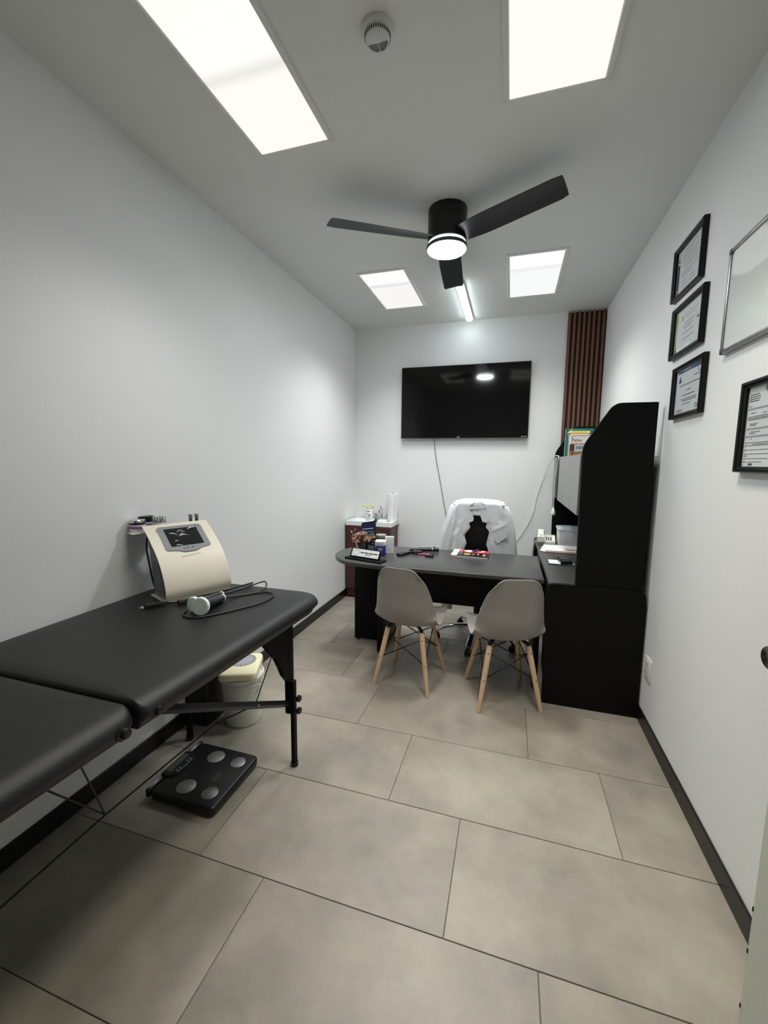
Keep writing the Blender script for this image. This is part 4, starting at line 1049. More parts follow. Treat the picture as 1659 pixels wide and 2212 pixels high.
bm = new_bm(); box(bm, -0.20, 0.20, 0.239, 0.2425, 0.888, 0.891); link('seam', bm, M_darkgrey, t)
for s in (-1, 1):
    bm = new_bm(); tube(bm, spline([(s*0.20, 0.10, 0.47), (s*0.275, 0.10, 0.50), (s*0.285, 0.08, 0.60), (s*0.28, 0.06, 0.64)], 4), 0.016, 8); tube(bm, [(s*0.28, 0.12, 0.645), (s*0.28, -0.14, 0.645)], [0.022, 0.022], 8); link('armrest', bm, M_blackplast, t, True, auto=60)

# lab coat hung over the backrest
CY = 3.545
coat = thing('lab_coat', 'white lab coat draped over the back of the office chair', 'coat', (0, 0, 0))
def interp(poly, z):
    # poly: (x,z) from top to bottom
    if z >= poly[0][1]: return poly[0][0]
    for (xa, za), (xb, zb) in zip(poly[:-1], poly[1:]):
        if zb <= z <= za:
            return xa+(xb-xa)*(za-z)/max(1e-6, za-zb)
    return poly[-1][0]
def cloth(name, inner, outer, z_top, z_bot, y_fn, nz_=44, nu=26, thick=0.004, mtl=M_cloth):
    bm = new_bm(); G = []
    for j in range(nz_+1):
        z = z_top+(z_bot-z_top)*j/nz_
        a, b = interp(inner, z), interp(outer, z)
        G.append([bm.verts.new((a+(b-a)*i/nu, y_fn(i/nu, j/nz_, a+(b-a)*i/nu, z), z)) for i in range(nu+1)])
    for j in range(nz_):
        for i in range(nu): bm.faces.new((G[j][i], G[j][i+1], G[j+1][i+1], G[j+1][i]))
    o = link(name, bm, mtl, coat, True)
    md = o.modifiers.new('thick', 'SOLIDIFY'); md.thickness = thick; md.offset = 0
    return o
topz = lambda x: 1.132-0.010*abs((x+0.247)/0.17)**4
# right-hand front panel as seen (x > opening)
inR = [(-0.247, 1.14), (-0.190, 1.095), (-0.186, 1.07), (-0.214, 0.985), (-0.206, 0.955), (-0.168, 0.953), (-0.181, 0.915), (-0.148, 0.875), (-0.160, 0.815), (-0.170, 0.765), (-0.151, 0.715), (-0.11, 0.55), (-0.09, 0.40)]
outR = [(-0.085, 1.142), (-0.045, 1.125), (-0.026, 1.095), (0.000, 1.026), (0.020, 0.95), (0.032, 0.888), (0.058, 0.703), (0.075, 0.55), (0.085, 0.40)]
inL = [(-0.247, 1.14), (-0.325, 1.080), (-0.330, 1.057), (-0.300, 0.99), (-0.286, 0.961), (-0.320, 0.943), (-0.303, 0.904), (-0.354, 0.835), (-0.334, 0.766), (-0.350, 0.712), (-0.38, 0.5), (-0.40, 0.34)]
outL = [(-0.405, 1.138), (-0.450, 1.118), (-0.468, 1.09), (-0.490, 1.046), (-0.517, 0.908), (-0.551, 0.702), (-0.56, 0.5), (-0.56, 0.34)]
def fold(u, v, x, z, ph, side):
    depth = 0.004+0.016*min(1, v*2.2)
    f = 0.6*depth*(math.sin(u*9+ph+v*1.2)+0.4*math.sin(u*19+ph*2-v*2))*min(1, v*3+0.15)
    wrap = 0.055*max(0, (u-0.62)/0.38)**2
    return CY-0.014+f*0.6+wrap+0.005*(1-min(1, v*4))+0.030*max(0, (z-1.112)/0.016)**2*0.6
cloth('front_panel', inR, outR, 1.128, 0.40, lambda u, v, x, z: fold(u, v, x, z, 0.4, 1))
cloth('front_panel', inL, outL, 1.126, 0.34, lambda u, v, x, z: fold(u, v, x, z, 1.9, -1))
# shoulder yoke: wraps over the top edge of the backrest from front to back
bm = new_bm(); G = []; NU, NV = 40, 14
for i in range(NU+1):
    u = -1+2*i/NU; x = -0.247+u*0.206
    drop = 0.040*abs(u)**5; zf = 1.076-0.004*math.sin(u*7)+0.016*abs(u)**2
    zt = 1.143-drop
    row = []
    for j in range(NV+1):
        a = PI*j/NV
        if j <= 2: y_, z_ = CY-0.003+0.0015*math.sin(u*13), zf+(zt-0.022-zf)*j/3
        elif j >= NV-2: y_, z_ = 3.668, 1.02+(zt-0.022-1.02)*(NV-j)/3
        else:
            k = (j-2)/(NV-4); b_ = PI*k
            y_, z_ = 3.605-0.063*math.copysign(abs(math.cos(b_))**0.8, math.cos(b_)), zt-0.020+0.020*math.sin(b_)**0.8
        y_ += 0.010*abs(u)**6*(1 if j < NV/2 else -1)
        row.append(bm.verts.new((x*(1.0)+0.006*math.sin(j*1.3+u*4)*(1 if 2 < j < NV-2 else 0), y_, z_+0.0012*math.sin(u*9))))
    G.append(row)
for i in range(NU):
    for j in range(NV): bm.faces.new((G[i][j], G[i+1][j], G[i+1][j+1], G[i][j+1]))
o = link('shoulder_yoke', bm, M_cloth, coat, True); md = o.modifiers.new('thick', 'SOLIDIFY'); md.thickness = 0.002; md.offset = 0
# back of the coat, behind the backrest
backL = [(-0.45, 1.10), (-0.50, 1.0), (-0.53, 0.75), (-0.55, 0.45)]; backR = [(-0.045, 1.10), (0.005, 1.0), (0.04, 0.75), (0.06, 0.45)]
cloth('back_panel', backL, backR, 1.08, 0.45, lambda u, v, x, z: 3.664+0.012*math.sin(u*17+v*2)*min(1, v*2)-0.05*abs(2*u-1)**4*0.5)
# inside of the back yoke seen in the neck opening
cloth('yoke_lining', [(-0.335, 1.10), (-0.335, 1.06), (-0.30, 1.006)], [(-0.16, 1.10), (-0.165, 1.07), (-0.222, 1.006)], 1.10, 1.006, lambda u, v, x, z: CY+0.006-0.008*v+0.002*math.sin(u*14), 12, 14, 0.003)
# collar flaps
def flap(name, pts, y0, lift):
    bm = new_bm(); prism(bm, pts, lambda a, b: (a, y0-lift*(1.1-b)*6, b), lambda a, b: (a, y0-lift*(1.1-b)*6+0.005, b))
    return link(name, bm, M_cloth, coat)
flap('collar', [(-0.336, 1.063), (-0.322, 1.072), (-0.290, 1.012), (-0.281, 0.985), (-0.284, 0.962), (-0.318, 0.945), (-0.345, 1.005)], CY-0.012, 0.006)
flap('collar', [(-0.180, 1.080), (-0.196, 1.083), (-0.238, 1.036), (-0.226, 1.004), (-0.207, 0.957), (-0.166, 0.954), (-0.150, 1.030)], CY-0.012, 0.006)
flap('collar_band', [(-0.330, 1.076), (-0.260, 1.085), (-0.185, 1.086), (-0.180, 1.075), (-0.250, 1.070), (-0.322, 1.060)], CY-0.020, 0.002)
# sleeves
def sleeve(pts, rs, flat=0.6):
    bm = new_bm(); pts = spline(pts, 5); loops = []
    for i, p in enumerate(pts):
        s = i/(len(pts)-1); k = s*(len(rs)-1); a = int(min(k, len(rs)-2)); r = rs[a]+(rs[a+1]-rs[a])*(k-a)
        loops.append([p+Vector((r*math.cos(b)*(1+0.08*math.sin(3*b+s*9)), r*flat*math.sin(b)*(1+0.10*math.sin(5*b+s*14)), 0.004*math.sin(4*b+s*20))) for b in [2*PI*q/24 for q in range(24)]])
    rings(bm, loops, True); return link('sleeve', bm, M_cloth, coat, True)
sleeve([(-0.462, 3.575, 1.085), (-0.470, 3.568, 1.0), (-0.495, 3.562, 0.85), (-0.512, 3.558, 0.65), (-0.505, 3.556, 0.40), (-0.49, 3.555, 0.17)], [0.022, 0.044, 0.055, 0.055, 0.052, 0.046])
sleeve([(-0.026, 3.580, 1.085), (-0.006, 3.575, 1.02), (0.020, 3.575, 0.88), (0.042, 3.578, 0.70), (0.05, 3.58, 0.50), (0.05, 3.58, 0.36)], [0.018, 0.030, 0.040, 0.042, 0.044, 0.044])
# chest pocket
bm = new_bm(); pp = [(-0.132, 0.893), (-0.030, 0.940), (-0.004, 0.842), (-0.076, 0.780), (-0.112, 0.812)]
prism(bm, pp, lambda a, b: (a, CY-0.028, b), lambda a, b: (a, CY-0.022, b)); bmesh.ops.bevel(bm, geom=list(bm.edges), offset=0.002, segments=1, affect='EDGES'); link('pocket', bm, M_cloth, coat)
bm = new_bm(); prism(bm, [(-0.134, 0.894), (-0.029, 0.943), (-0.026, 0.928), (-0.130, 0.878)], lambda a, b: (a, CY-0.030, b), lambda a, b: (a, CY-0.026, b)); link('pocket_hem', bm, M_cloth, coat)

# ================================================================== MASSAGE TABLE
TZ = 0.845; TX0, TX1 = -1.645, -0.805; TS = 0.755; TE = 1.742; TN = -0.23
t = thing('massage_table', 'folding massage table padded in black vinyl along the left wall', 'massage table', (0, 0, 0))
def cushion(y0, y1, corner, xa, xb):
    s0, s1 = (0.25, 1.0) if y0 > 0.5 else (1.0, 0.25)   # the fold side is squarer than the outer sides
    def inset(d): return round_poly([(TX0+d, y0+d*s0), (xa-d, y0+d*s0), (xb-d, y1-d*s1), (TX0+d, y1-d*s1)], [max(0.004, c-d) for c in corner], 7)
    bm = new_bm(); seg = 7; loops = []
    r, rb, zb = 0.042, 0.016, TZ-0.088
    for k in range(4):
        a = PI/2*k/3; loops.append([(x, y, zb+rb*(1-math.cos(a))) for x, y in inset(0.022+rb*(1-math.sin(a)))])
    for k in range(seg+1):
        a = PI/2*k/seg; loops.append([(x, y, TZ-0.006-r*(1-math.sin(a))) for x, y in inset(r*1.3*(1-math.cos(a)))])
    for d, zz in ((0.075, -0.004), (0.12, -0.0015), (0.20, 0.0), (0.30, 0.0)): loops.append([(x, y, TZ+zz) for x, y in inset(d)])
    rings(bm, [[Vector(p) for p in l] for l in loops], True)
    return link('cushion', bm, M_vinyl, t, True, auto=60)
cushion(TS+0.002, TE, [0.02, 0.03, 0.12, 0.07], -0.858, -0.812)
cushion(TN, TS-0.002, [0.07, 0.12, 0.05, 0.02], -0.888, -0.862)
mbox('under_board', M_blackwood, t, TX0+0.05, -0.945, TS+0.02, TE-0.05, TZ-0.105, TZ-0.086)
mbox('under_board', M_blackwood, t, TX0+0.05, -0.945, TN+0.05, TS-0.02, TZ-0.105, TZ-0.086)
for x in (TX0+0.16, -1.08):
    for y0, y1 in ((TS+0.03, TE-0.06), (TN+0.06, TS-0.03)):
        mbox('side_rail', M_blackwood, t, x-0.012, x+0.012, y0, y1, TZ-0.140, TZ-0.105)
# corner protectors at the fold
for y, s in ((TS+0.050, 1), (TS-0.050, -1)):
    bm = new_bm(); lathe(bm, [(0.020, 0.0), (0.020, 0.005), (0.013, 0.007), (0.011, 0.018), (0.0, 0.020)], (-0.868, y, TZ-0.050), 18, (1, 0, 0)); link('knob', bm, M_blackplast, t, True, auto=40)
bm = new_bm(); lathe(bm, [(0.016, 0.0), (0.016, 0.005), (0.010, 0.007), (0.009, 0.016), (0.0, 0.018)], (TX1-0.10, TE-0.012, TZ-0.056), 16, (0.5, 1, 0)); link('knob', bm, M_blackplast, t, True, auto=40)
ZL = TZ-0.105
def table_leg(x, y, sy):
    """sy: direction (+1/-1 along y) in which the gusset runs toward the table's middle"""
    inn = -1 if x > -1.2 else 1
    bm = new_bm(); box(bm, x-0.014, x+0.014, y-0.020, y+0.020, 0.27, ZL, 0.003, 1); link('leg', bm, M_blackwood, t, True, auto=40)
    bm = new_bm(); box(bm, x+0.010, x+0.030, y-0.014, y+0.014, 0.012, 0.43, 0.003, 1); link('leg_extension', bm, M_blackwood, t, True, auto=40)
    bm = new_bm(); cyl(bm, (x+0.020, y, 0.0), (x+0.020, y, 0.020), 0.018, n=14); link('foot', bm, M_blackplast, t, True, auto=40)
    g = [(0.0, ZL)] + [(sy*0.23*(1-s)**0.55 if s < 1 else 0.0, ZL-0.30*s) for s in [k/10 for k in range(11)]]
    g = [(0.018*-sy, ZL), (sy*0.235, ZL), (sy*0.215, ZL-0.04), (sy*0.17, ZL-0.095), (sy*0.12, ZL-0.15), (sy*0.085, ZL-0.21), (sy*0.06, ZL-0.26), (sy*0.02, ZL-0.31), (-sy*0.018, ZL-0.31)]
    bm = new_bm(); prism(bm, g, lambda a, b: (x-0.012, y+a, b), lambda a, b: (x+0.012, y+a, b)); link('gusset', bm, M_blackwood, t)
    for z in (0.345, 0.285):
        bm = new_bm(); cyl(bm, (x+0.03, y, z), (x+0.042, y, z), 0.006, n=10); lathe(bm, [(0.010, 0.0), (0.016, 0.003), (0.016, 0.014), (0.012, 0.018), (0.0, 0.019)], (x+0.040, y, z), 8, (1, 0, 0)); link('knob', bm, M_blackplast, t, True, auto=40)
LF, LR, LYE, LYN = -0.950, -1.560, 1.628, -0.11
for x in (LF, LR):
    table_leg(x, LYE, -1); table_leg(x, LYN, 1)
for y in (LYE, LYN):
    mbox('cross_bar', M_blackwood, t, LR+0.014, LF-0.014, y-0.012, y+0.012, 0.60, 0.66)
# folding braces and tension cables
for x in (LF, LR):
    s = -1 if x == LF else 1
    for ya, yb_ in ((LYE, 0.98),):
        e = Vector((x+s*0.022, yb_-0.065, 0.708)); a = Vector((x, ya, 0.31)); mid = a+(e-a)*0.365
        mbox('brace_hinge', M_blackmetal, t, e.x-0.012, e.x+0.012, e.y-0.02, e.y+0.02, 0.700, ZL)
        bm = new_bm(); tube(bm, [a, mid], 0.015, 4); link('brace', bm, M_blackmetal, t)
        bm = new_bm(); tube(bm, [mid, e], 0.015, 4); link('brace', bm, M_blackmetal, t)
        bm = new_bm(); cyl(bm, mid+Vector((0.010, 0, 0)), mid+Vector((0.018, 0, 0)), 0.006, n=10); link('rivet', bm, M_steel, t, True, auto=40)
        bm = new_bm(); tube(bm, [mid, (x, ya+(-0.12 if ya > 1 else 0.12), ZL-0.10)], 0.0025, 5); link('cable', bm, M_blackmetal, t)
XCb = -1.10
bm = new_bm(); tube(bm, [(LF-0.02, 1.395, 0.44), (XCb, 1.30, 0.388), (XCb, 0.822, 0.406), (XCb, -0.05, 0.39)], 0.0028, 5); link('cable', bm, M_slot, t)
for p in ((-1.035, 0.694, ZL), (-1.085, 0.576, ZL)):
    bm = new_bm(); tube(bm, [(XCb, 0.822, 0.406), p], 0.0025, 5); link('cable', bm, M_blackmetal, t)

# ================================================================== ULTRASOUND MACHINE ON THE TABLE
MW = 0.2815
t = thing('beauty_machine', 'cream slanted tabletop beauty machine with a black screen on the massage table', 'machine', (-1.367, 1.357, TZ+0.001), math.atan2(0.914, 0.406))
# local x: along the front edge, local y: toward the back, z up
fp = spline([(0, 0.0, 0.004), (0, -0.006, 0.04), (0, 0.006, 0.088), (0, 0.034, 0.142), (0, 0.072, 0.190), (0, 0.118, 0.230), (0, 0.168, 0.270), (0, 0.226, 0.305)], 5)
bm = new_bm(); th = 0.004
prof = [(p.y, p.z) for p in fp]
outer = prof; inner = []
for i, p in enumerate(prof):
    a = Vector(prof[max(i-1, 0)]); b = Vector(prof[min(i+1, len(prof)-1)]); d_ = (b-a).normalized()
    inner.append((p[0]+d_.y*th, p[1]-d_.x*th))
ring = outer+inner[::-1]
prism(bm, ring, lambda a, b: (-0.006, a, b), lambda a, b: (MW+0.006, a, b)); front_panel = link('front_panel', bm, M_cream, t, True, auto=40)
side = [(p[0]+0.004, p[1]-0.003) for p in prof[1:-1]]+[(0.212, 0.285), (0.192, 0.250), (0.172, 0.200), (0.156, 0.098), (0.135, 0.006), (0.01, 0.006)]
bm = new_bm(); prism(bm, side, lambda a, b: (0.004, a, b), lambda a, b: (MW-0.004, a, b)); link('body', bm, M_grey, t)
bm = new_bm(); prism(bm, round_poly([(0.030, 0.025), (0.135, 0.022), (0.150, 0.10), (0.140, 0.16), (0.080, 0.150)], 0.015, 4), lambda a, b: (0.0015, a, b), lambda a, b: (0.004, a, b)); link('side_vent_panel', bm, mat('vent_grey', (100, 102, 103), 0.5), t)
bm = new_bm(); box(bm, -0.010, MW+0.006, 0.0, 0.155, 0.0, 0.005); link('base_flange', bm, M_cream, t)
# screen on the slanted upper face (plane through the two upper profile points)
pa, pb = Vector((0, 0.052, 0.168)), Vector((0, 0.226, 0.305)); dv = (pb-pa).normalized(); nv = Vector((0, -dv.z, dv.y))
def face_poly(name, pts, mtl, h0, h1, parent):
    # pts in (x along width, s along the slope from pa)
    b = new_bm(); prism(b, pts, lambda a, s: Vector((a, pa.y, pa.z))+Vector((0, dv.y*s, dv.z*s))+nv*h0, lambda a, s: Vector((a, pa.y, pa.z))+Vector((0, dv.y*s, dv.z*s))+nv*h1)
    return link(name, b, mtl, parent)
SL = (pb-pa).length
bez = round_poly([(0.040, 0.048), (0.085, 0.043), (0.115, 0.030), (0.168, 0.030), (0.200, 0.043), (0.243, 0.048), (0.243, SL-0.028), (0.040, SL-0.028)], [0.012, 0.01, 0.012, 0.012, 0.01, 0.012, 0.018, 0.018], 4)
bz = face_poly('screen_bezel', bez, M_grey, 0.0, 0.010, t)
sc_ = face_poly('screen', rect(0.068, 0.216, 0.066, SL-0.045), M_screen, 0.010, 0.0108, t)
lg = new_bm()
for k in range(9):
    a = rnd.uniform(0.118, 0.165); s = 0.046+0.004*(k % 3); wdt = rnd.uniform(0.004, 0.012)
    prism(lg, rect(a-wdt/2, a+wdt/2, s-0.0009, s+0.0009), lambda a_, s_: Vector((a_, pa.y, pa.z))+Vector((0, dv.y*s_, dv.z*s_))+nv*0.010, lambda a_, s_: Vector((a_, pa.y, pa.z))+Vector((0, dv.y*s_, dv.z*s_))+nv*0.0108)
link('logo_print', lg, M_inkblue, bz)
# crinkled protective film on the screen
fl = new_bm(); rf = random.Random(11)
for k in range(10):
    a = rf.uniform(0.075, 0.175); s = rf.uniform(0.072, SL-0.055); pts = []
    L_ = rf.uniform(0.015, 0.05); an = rf.uniform(-0.5, 0.6)
    for q in range(5):
        u = q/4; aa = min(0.213, max(0.07, a+L_*u*math.cos(an))); ss = min(SL-0.048, max(0.069, s+L_*u*math.sin(an)+0.006*math.sin(u*PI)))
        pts.append(Vector((aa, pa.y, pa.z))+Vector((0, dv.y*ss, dv.z*ss))+nv*0.0112)
    tube(fl, pts, [0.0003, 0.0010, 0.0012, 0.0008, 0.0002], 4)
link('film_crease', fl, M_steel, sc_)
fa = new_bm()
for k in range(8): prism(fa, rect(0.095+k*0.011, 0.103+k*0.011, 0.008+0.0008*k, 0.0105+0.0008*k), lambda a_, s_: Vector((a_, pa.y, pa.z))+Vector((0, dv.y*s_, dv.z*s_))+nv*0.001, lambda a_, s_: Vector((a_, pa.y, pa.z))+Vector((0, dv.y*s_, dv.z*s_))+nv*0.0036)
link('faint_print', fa, mat('faint_grey_print', (188, 182, 166), 0.6), front_panel)
bm = new_bm()
for x in (0.004, MW-0.004): cyl(bm, (x, -0.0015, 0.018), (x, 0.006, 0.018), 0.003, n=8)
link('screw', bm, M_slot, t)
# holder shelf and rear posts
mbox('holder_shelf', M_white, t, -0.045, 0.135, 0.230, 0.375, 0.268, 0.274, 0.002, 1)
mbox('holder_post', M_darkgrey, t, 0.03, 0.09, 0.205, 0.235, 0.20, 0.268)
bm = new_bm(); tube(bm, spline([(0.02, 0.235, 0.26), (0.012, 0.235, 0.20), (0.02, 0.225, 0.10), (0.03, 0.215, 0.02), (0.05, 0.20, 0.006)], 5), 0.004, 6); link('cord', bm, M_blackplast, t, True)
for x in (0.225, 0.255):
    bm = new_bm(); lathe(bm, [(0.008, 0.25), (0.008, 0.318), (0.0095, 0.320), (0.0095, 0.337), (0.007, 0.340), (0.0, 0.340)], (x, 0.252, 0), 14); link('connector', bm, M_steel, t, True, auto=40)
mbox('connector_bar', M_darkgrey, t, 0.205, 0.275, 0.225, 0.265, 0.24, 0.262)
mr = math.atan2(0.914, 0.406); R3 = Matrix.Rotation(mr, 3, 'Z')
def mloc(x, y, z): return Vector((-1.367, 1.357, TZ+0.001))+R3 @ Vector((x, y, z))
def applicator(label, x, y, r, kind):
    a = thing('treatment_head', label, 'treatment head', mloc(x, y, 0.2752), 0, 'treatment heads on the machine')
    bm = new_bm(); lathe(bm, [(r*0.9, 0.0), (r*0.95, 0.004), (r*0.98, 0.014), (r, 0.016)], n=28); link('collar', bm, M_white, a, True, auto=40)
    bm = new_bm(); lathe(bm, [(r, 0.016), (r*1.02, 0.018), (r*1.02, 0.027), (r, 0.029)], n=28); link('band', bm, M_purple, a, True, auto=40)
    bm = new_bm(); lathe(bm, [(r*0.98, 0.029), (r*0.98, 0.034)], n=28); link('rim', bm, M_white, a, True, auto=40)
    if kind == 'flat':
        bm = new_bm(); lathe(bm, [(r*0.97, 0.034), (r*0.97, 0.043)], n=28); link('spacer', bm, M_blackplast, a, True, auto=40)
        bm = new_bm(); lathe(bm, [(r*0.96, 0.043), (r*0.97, 0.045), (r*0.97, 0.054), (r*0.92, 0.056), (0.0, 0.056)], n=28); link('metal_face', bm, M_chrome, a, True, auto=40)
    elif kind == 'dark':
        bm = new_bm(); lathe(bm, [(r*0.97, 0.034), (r*0.97, 0.052), (r*1.02, 0.054), (r*1.02, 0.060), (r*0.9, 0.062), (0.0, 0.062)], n=28); link('face', bm, M_blackplast, a, True, auto=40)
    else:
        bm = new_bm(); lathe(bm, [(r*0.92, 0.034), (r*0.92, 0.040), (0.0, 0.040)], n=28); link('metal_face', bm, M_steel, a, True, auto=40)
        for k in range(6):
            q = 2*PI*k/6; rr = r*0.62
            bm = new_bm(); lathe(bm, [(0.0085, 0.040), (0.0085, 0.060), (0.006, 0.064), (0.0, 0.065)], (rr*math.cos(q), rr*math.sin(q), 0), 12); link('electrode', bm, M_chrome, a, True, auto=40)
    return a
applicator('round chrome-faced treatment head at the left of the machine holder', -0.008, 0.270, 0.034, 'flat')
applicator('dark round treatment head behind the other two on the machine holder', 0.048, 0.336, 0.036, 'dark')
applicator('treatment head with a ring of six metal studs on the machine holder', 0.086, 0.268, 0.033, 'stud')

# two ultrasound probes in front of the machine
def probe(label, head, tail, rh, tiltz):
    head, tail = Vector(head), Vector(tail); d_ = (head-tail).normalized()
    p = thing('ultrasound_probe', label, 'probe', (head.x, head.y, TZ), 0, 'ultrasound probes on the massage table')
    o_ = Vector((head.x, head.y, TZ)); h = head-o_; tl = tail-o_
    bm = new_bm(); lathe(bm, [(0.0, -0.020), (rh*0.55, -0.020), (rh*0.92, -0.006), (rh, 0.0), (rh, 0.008), (rh*0.93, 0.010)], h, 28, d_); link('head', bm, M_mint, p, True, auto=40)
    bm = new_bm(); lathe(bm, [(rh*0.92, 0.010), (rh*0.92, 0.0115), (0.0, 0.0118)], h, 28, d_); link('face', bm, M_mintface, p, True, auto=40)
    L_ = (tl-h).length
    bm = new_bm(); lathe(bm, [(0.014, 0.018), (0.017, 0.03), (0.0165, L_*0.5), (0.0145, L_-0.01), (0.012, L_)], h, 16, -d_); link('handle', bm, M_navy, p, True, auto=40)
    bm = new_bm(); lathe(bm, [(0.0125, L_), (0.0145, L_+0.001), (0.0145, L_+0.005), (0.010, L_+0.006)], h, 16, -d_); link('ring', bm, M_mint, p, True, auto=40)
    return p
HZ2 = TZ+0.037
probe('ultrasound probe with a large round pale mint head lying in front, nearer the table edge', (-1.135, 1.290, TZ+0.037), (-1.160, 1.445, TZ+0.018), 0.036, 0)
probe('smaller ultrasound probe lying behind the front one, closer to the machine', (-1.188, 1.315, TZ+0.031), (-1.195, 1.480, TZ+0.017), 0.030, 0)
cz = TZ+0.004
tag(link('probe_cord', tube(new_bm(), spline([(-1.160, 1.455, cz+0.012), (-1.13, 1.53, cz), (-1.07, 1.60, cz), (-1.01, 1.60, cz), (-0.985, 1.54, cz), (-1.00, 1.45, cz), (-1.06, 1.34, cz), (-1.115, 1.262, cz), (-1.155, 1.245, cz), (-1.20, 1.262, cz), (-1.215, 1.30, cz)], 7), 0.0035, 6), M_blackplast, None, True), 'looped black cord of the front ultrasound probe on the table', 'cord')
tag(link('probe_cord', tube(new_bm(), spline([(-1.195, 1.49, cz+0.012), (-1.165, 1.60, cz+0.010), (-1.135, 1.705, cz+0.014), (-1.11, 1.70, cz+0.014), (-1.09, 1.67, cz+0.006), (-1.085, 1.62, cz), (-1.12, 1.56, cz), (-1.17, 1.50, cz+0.003), (-1.205, 1.47, cz)], 7), 0.0035, 6), M_blackplast, None, True), 'bundled black cord behind the probes at the far end of the table', 'cord')
pc = thing('extension_lead', 'black power lead with a three-prong plug in front of the cream machine', 'power lead', (-1.36, 1.30, TZ))
def pl_(p): return (p[0]+1.36, p[1]-1.30, p[2])
bm = new_bm(); tube(bm, spline([pl_(p) for p in [(-1.345, 1.335, 0.012), (-1.31, 1.385, 0.006), (-1.27, 1.46, 0.005), (-1.215, 1.56, 0.005), (-1.185, 1.66, 0.006), (-1.185, 1.70, 0.010), (-1.20, 1.69, 0.006), (-1.232, 1.60, 0.005), (-1.275, 1.50, 0.005)]], 6), 0.0042, 6); link('cable', bm, M_blackplast, pc, True)
bm = new_bm(); tube(bm, [pl_(p) for p in [(-1.392, 1.268, 0.013), (-1.370, 1.300, 0.013), (-1.345, 1.335, 0.013)]], [0.011, 0.011, 0.006], 8); link('plug', bm, M_blackplast, pc, True, auto=40)
bm = new_bm()
for s in (-1, 1): cyl(bm, pl_((-1.392+0.005*s, 1.268-0.003*s, 0.012)), pl_((-1.404+0.005*s, 1.250-0.003*s, 0.012)), 0.0018, n=6)
cyl(bm, pl_((-1.392, 1.268, 0.006)), pl_((-1.403, 1.251, 0.006)), 0.002, n=6); link('prong', bm, M_steel, pc, True)
bm = new_bm(); tube(bm, [pl_(p) for p in [(-1.300, 1.345, 0.014), (-1.282, 1.375, 0.013), (-1.262, 1.410, 0.010)]], [0.012, 0.010, 0.005], 8); link('appliance_connector', bm, M_blackplast, pc, True, auto=40)

# ================================================================== UNDER THE TABLE
# body scale
t = thing('body_scale', 'black body-composition scale with four steel discs on the floor', 'scale', (-1.262, 1.415, 0))
outl = round_poly([(-0.150, -0.165), (0.170, -0.165), (0.170, 0.165), (-0.150, 0.165)], [0.02, 0.03, 0.03, 0.02], 5)
bm = new_bm(); n_ = 16
slab(bm, outl, 0.008, 0.046, 0.010, 4); link('platform', bm, M_blackplast, t, True, auto=50)
for x, y, r in ((-0.020, 0.095, 0.040), (0.102, 0.095, 0.034), (-0.020, -0.095, 0.040), (0.102, -0.095, 0.034)):
    bm = new_bm(); lathe(bm, [(r, 0.046), (r, 0.0472), (r*0.97, 0.0478), (0.0, 0.0478)], (x, y, 0), 32); link('steel_disc', bm, M_steeldisc, t, True, auto=40)
bm = new_bm(); box(bm, -0.172, -0.152, -0.168, -0.080, 0.014, 0.050, 0.008, 3); link('handle_bar', bm, M_blackplast, t, True, auto=40)
bm = new_bm(); box(bm, -0.172, -0.152, 0.080, 0.168, 0.014, 0.050, 0.008, 3); link('handle_bar', bm, M_blackplast, t, True, auto=40)
for y0, y1 in ((-0.155, -0.085), (0.085, 0.155)):
    bm = new_bm(); box(bm, -0.166, -0.158, y0, y1, 0.048, 0.053, 0.002, 1); link('steel_strip', bm, M_steel, t, True, auto=40)
bm = new_bm(); slab(bm, round_poly([(-0.178, -0.080), (-0.135, -0.080), (-0.108, -0.055), (-0.102, 0.0), (-0.108, 0.055), (-0.135, 0.080), (-0.178, 0.080)], 0.012, 3), 0.012, 0.056, 0.006, 3); du = link('display_unit', bm, M_blackplast, t, True, auto=50)
mbox('display', M_lcd, du, -0.170, -0.140, -0.058, 0.058, 0.0555, 0.0570)
for y in (-0.040, -0.024, 0.024, 0.040): 
    bm = new_bm(); lathe(bm, [(0.0055, 0.0), (0.005, 0.0015), (0.0, 0.002)], (-0.122, y, 0.0555), 10); link('button', bm, M_grey, du, True)
bm = new_bm()
for k in range(6): box(bm, 0.055+0.0, 0.078, -0.034+k*0.0085, -0.029+k*0.0085, 0.046, 0.0465)
link('print', bm, M_darkgrey, t)
for x, y in ((-0.13, -0.13), (-0.13, 0.13), (0.14, -0.13), (0.14, 0.13)): link('foot', cyl(new_bm(), (x, y, 0), (x, y, 0.010), 0.014, n=12), M_slot, t)

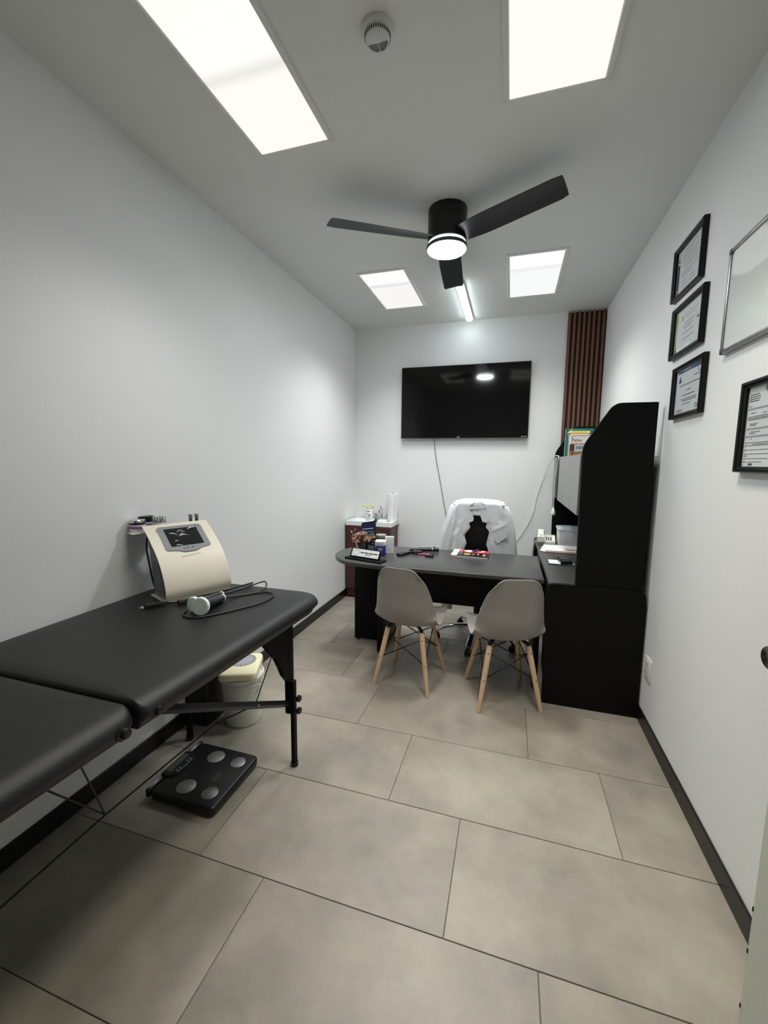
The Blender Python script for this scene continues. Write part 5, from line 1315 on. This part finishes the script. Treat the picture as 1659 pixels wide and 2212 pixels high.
# bucket
BX, BY = -1.388, 1.872
t = thing('bucket', 'white plastic bucket on the floor under the massage table', 'bucket', (BX, BY, 0))
bm = new_bm(); lathe(bm, [(0.094, 0.0), (0.098, 0.004), (0.112, 0.225), (0.112, 0.228), (0.116, 0.229), (0.116, 0.233), (0.1125, 0.234), (0.1125, 0.243), (0.1165, 0.244), (0.1165, 0.248), (0.113, 0.249), (0.114, 0.262)], n=44); link('body', bm, M_bucket, t, True, auto=35)
bm = new_bm(); lathe(bm, [(0.116, 0.252), (0.119, 0.254), (0.119, 0.270), (0.116, 0.274), (0.108, 0.274), (0.106, 0.268), (0.0, 0.268)], n=44); link('lid', bm, M_bucket, t, True, auto=35)
bm = new_bm(); tube(bm, spline([(0.117, 0.0, 0.24), (0.126, -0.02, 0.235), (0.130, -0.045, 0.215), (0.122, -0.06, 0.20)], 5), 0.0022, 6); link('wire_handle', bm, M_steel, t, True)
# analogue scale on the bucket
t = thing('bathroom_scale', 'cream analogue bathroom scale resting on the white bucket', 'scale', (BX-0.008, BY+0.004, 0.2745), math.radians(24))
bm = new_bm(); slab(bm, round_poly(rect(-0.100, 0.102, -0.125, 0.125), 0.035, 5), 0.0, 0.048, 0.014, 4); bd = link('body', bm, M_creamscale, t, True, auto=50)
bm = new_bm(); lathe(bm, [(0.072, 0.047), (0.072, 0.0505), (0.0, 0.0505)], (0.004, 0.032, 0), 32); dl_ = link('dial', bm, mat('dial_grey', (158, 160, 166), 0.4), t, True, auto=40)
bm = new_bm()
for k in range(20):
    a = 2*PI*k/20; c = Vector((0.004+0.060*math.cos(a), 0.032+0.060*math.sin(a), 0.05))
    box(bm, c.x-0.003, c.x+0.003, c.y-0.003, c.y+0.003, 0.0505, 0.0510)
o = link('dial_marks', bm, M_slot, dl_); o['kind'] = 'stuff'
# black bag behind the rear leg
t = thing('carry_bag', 'black upright bag on the floor between the wall and the bucket', 'bag', (-1.570, 1.815, 0))
bm = new_bm(); slab(bm, round_poly(rect(-0.065, 0.05, -0.085, 0.085), 0.02, 4), 0.0, 0.42, 0.02, 3); link('body', bm, M_vinyl, t, True, auto=50)
bm = new_bm(); tube(bm, spline([(-0.005, -0.05, 0.415), (-0.005, -0.045, 0.47), (-0.005, 0.0, 0.485), (-0.005, 0.045, 0.47), (-0.005, 0.05, 0.415)], 4), 0.006, 6); link('handle', bm, M_blackplast, t, True)

# fine print, slots and creases too small to pick apart one by one
for o in bpy.data.objects:
    if o.type == 'MESH' and o.name.split('.')[0] in ('print', 'socket_slot', 'vent_slot', 'grille_slot', 'edge_chip', 'film_crease', 'logo_print', 'faint_print', 'screw', 'prong', 'spiral_wire', 'lettering'):
        o['kind'] = 'stuff'
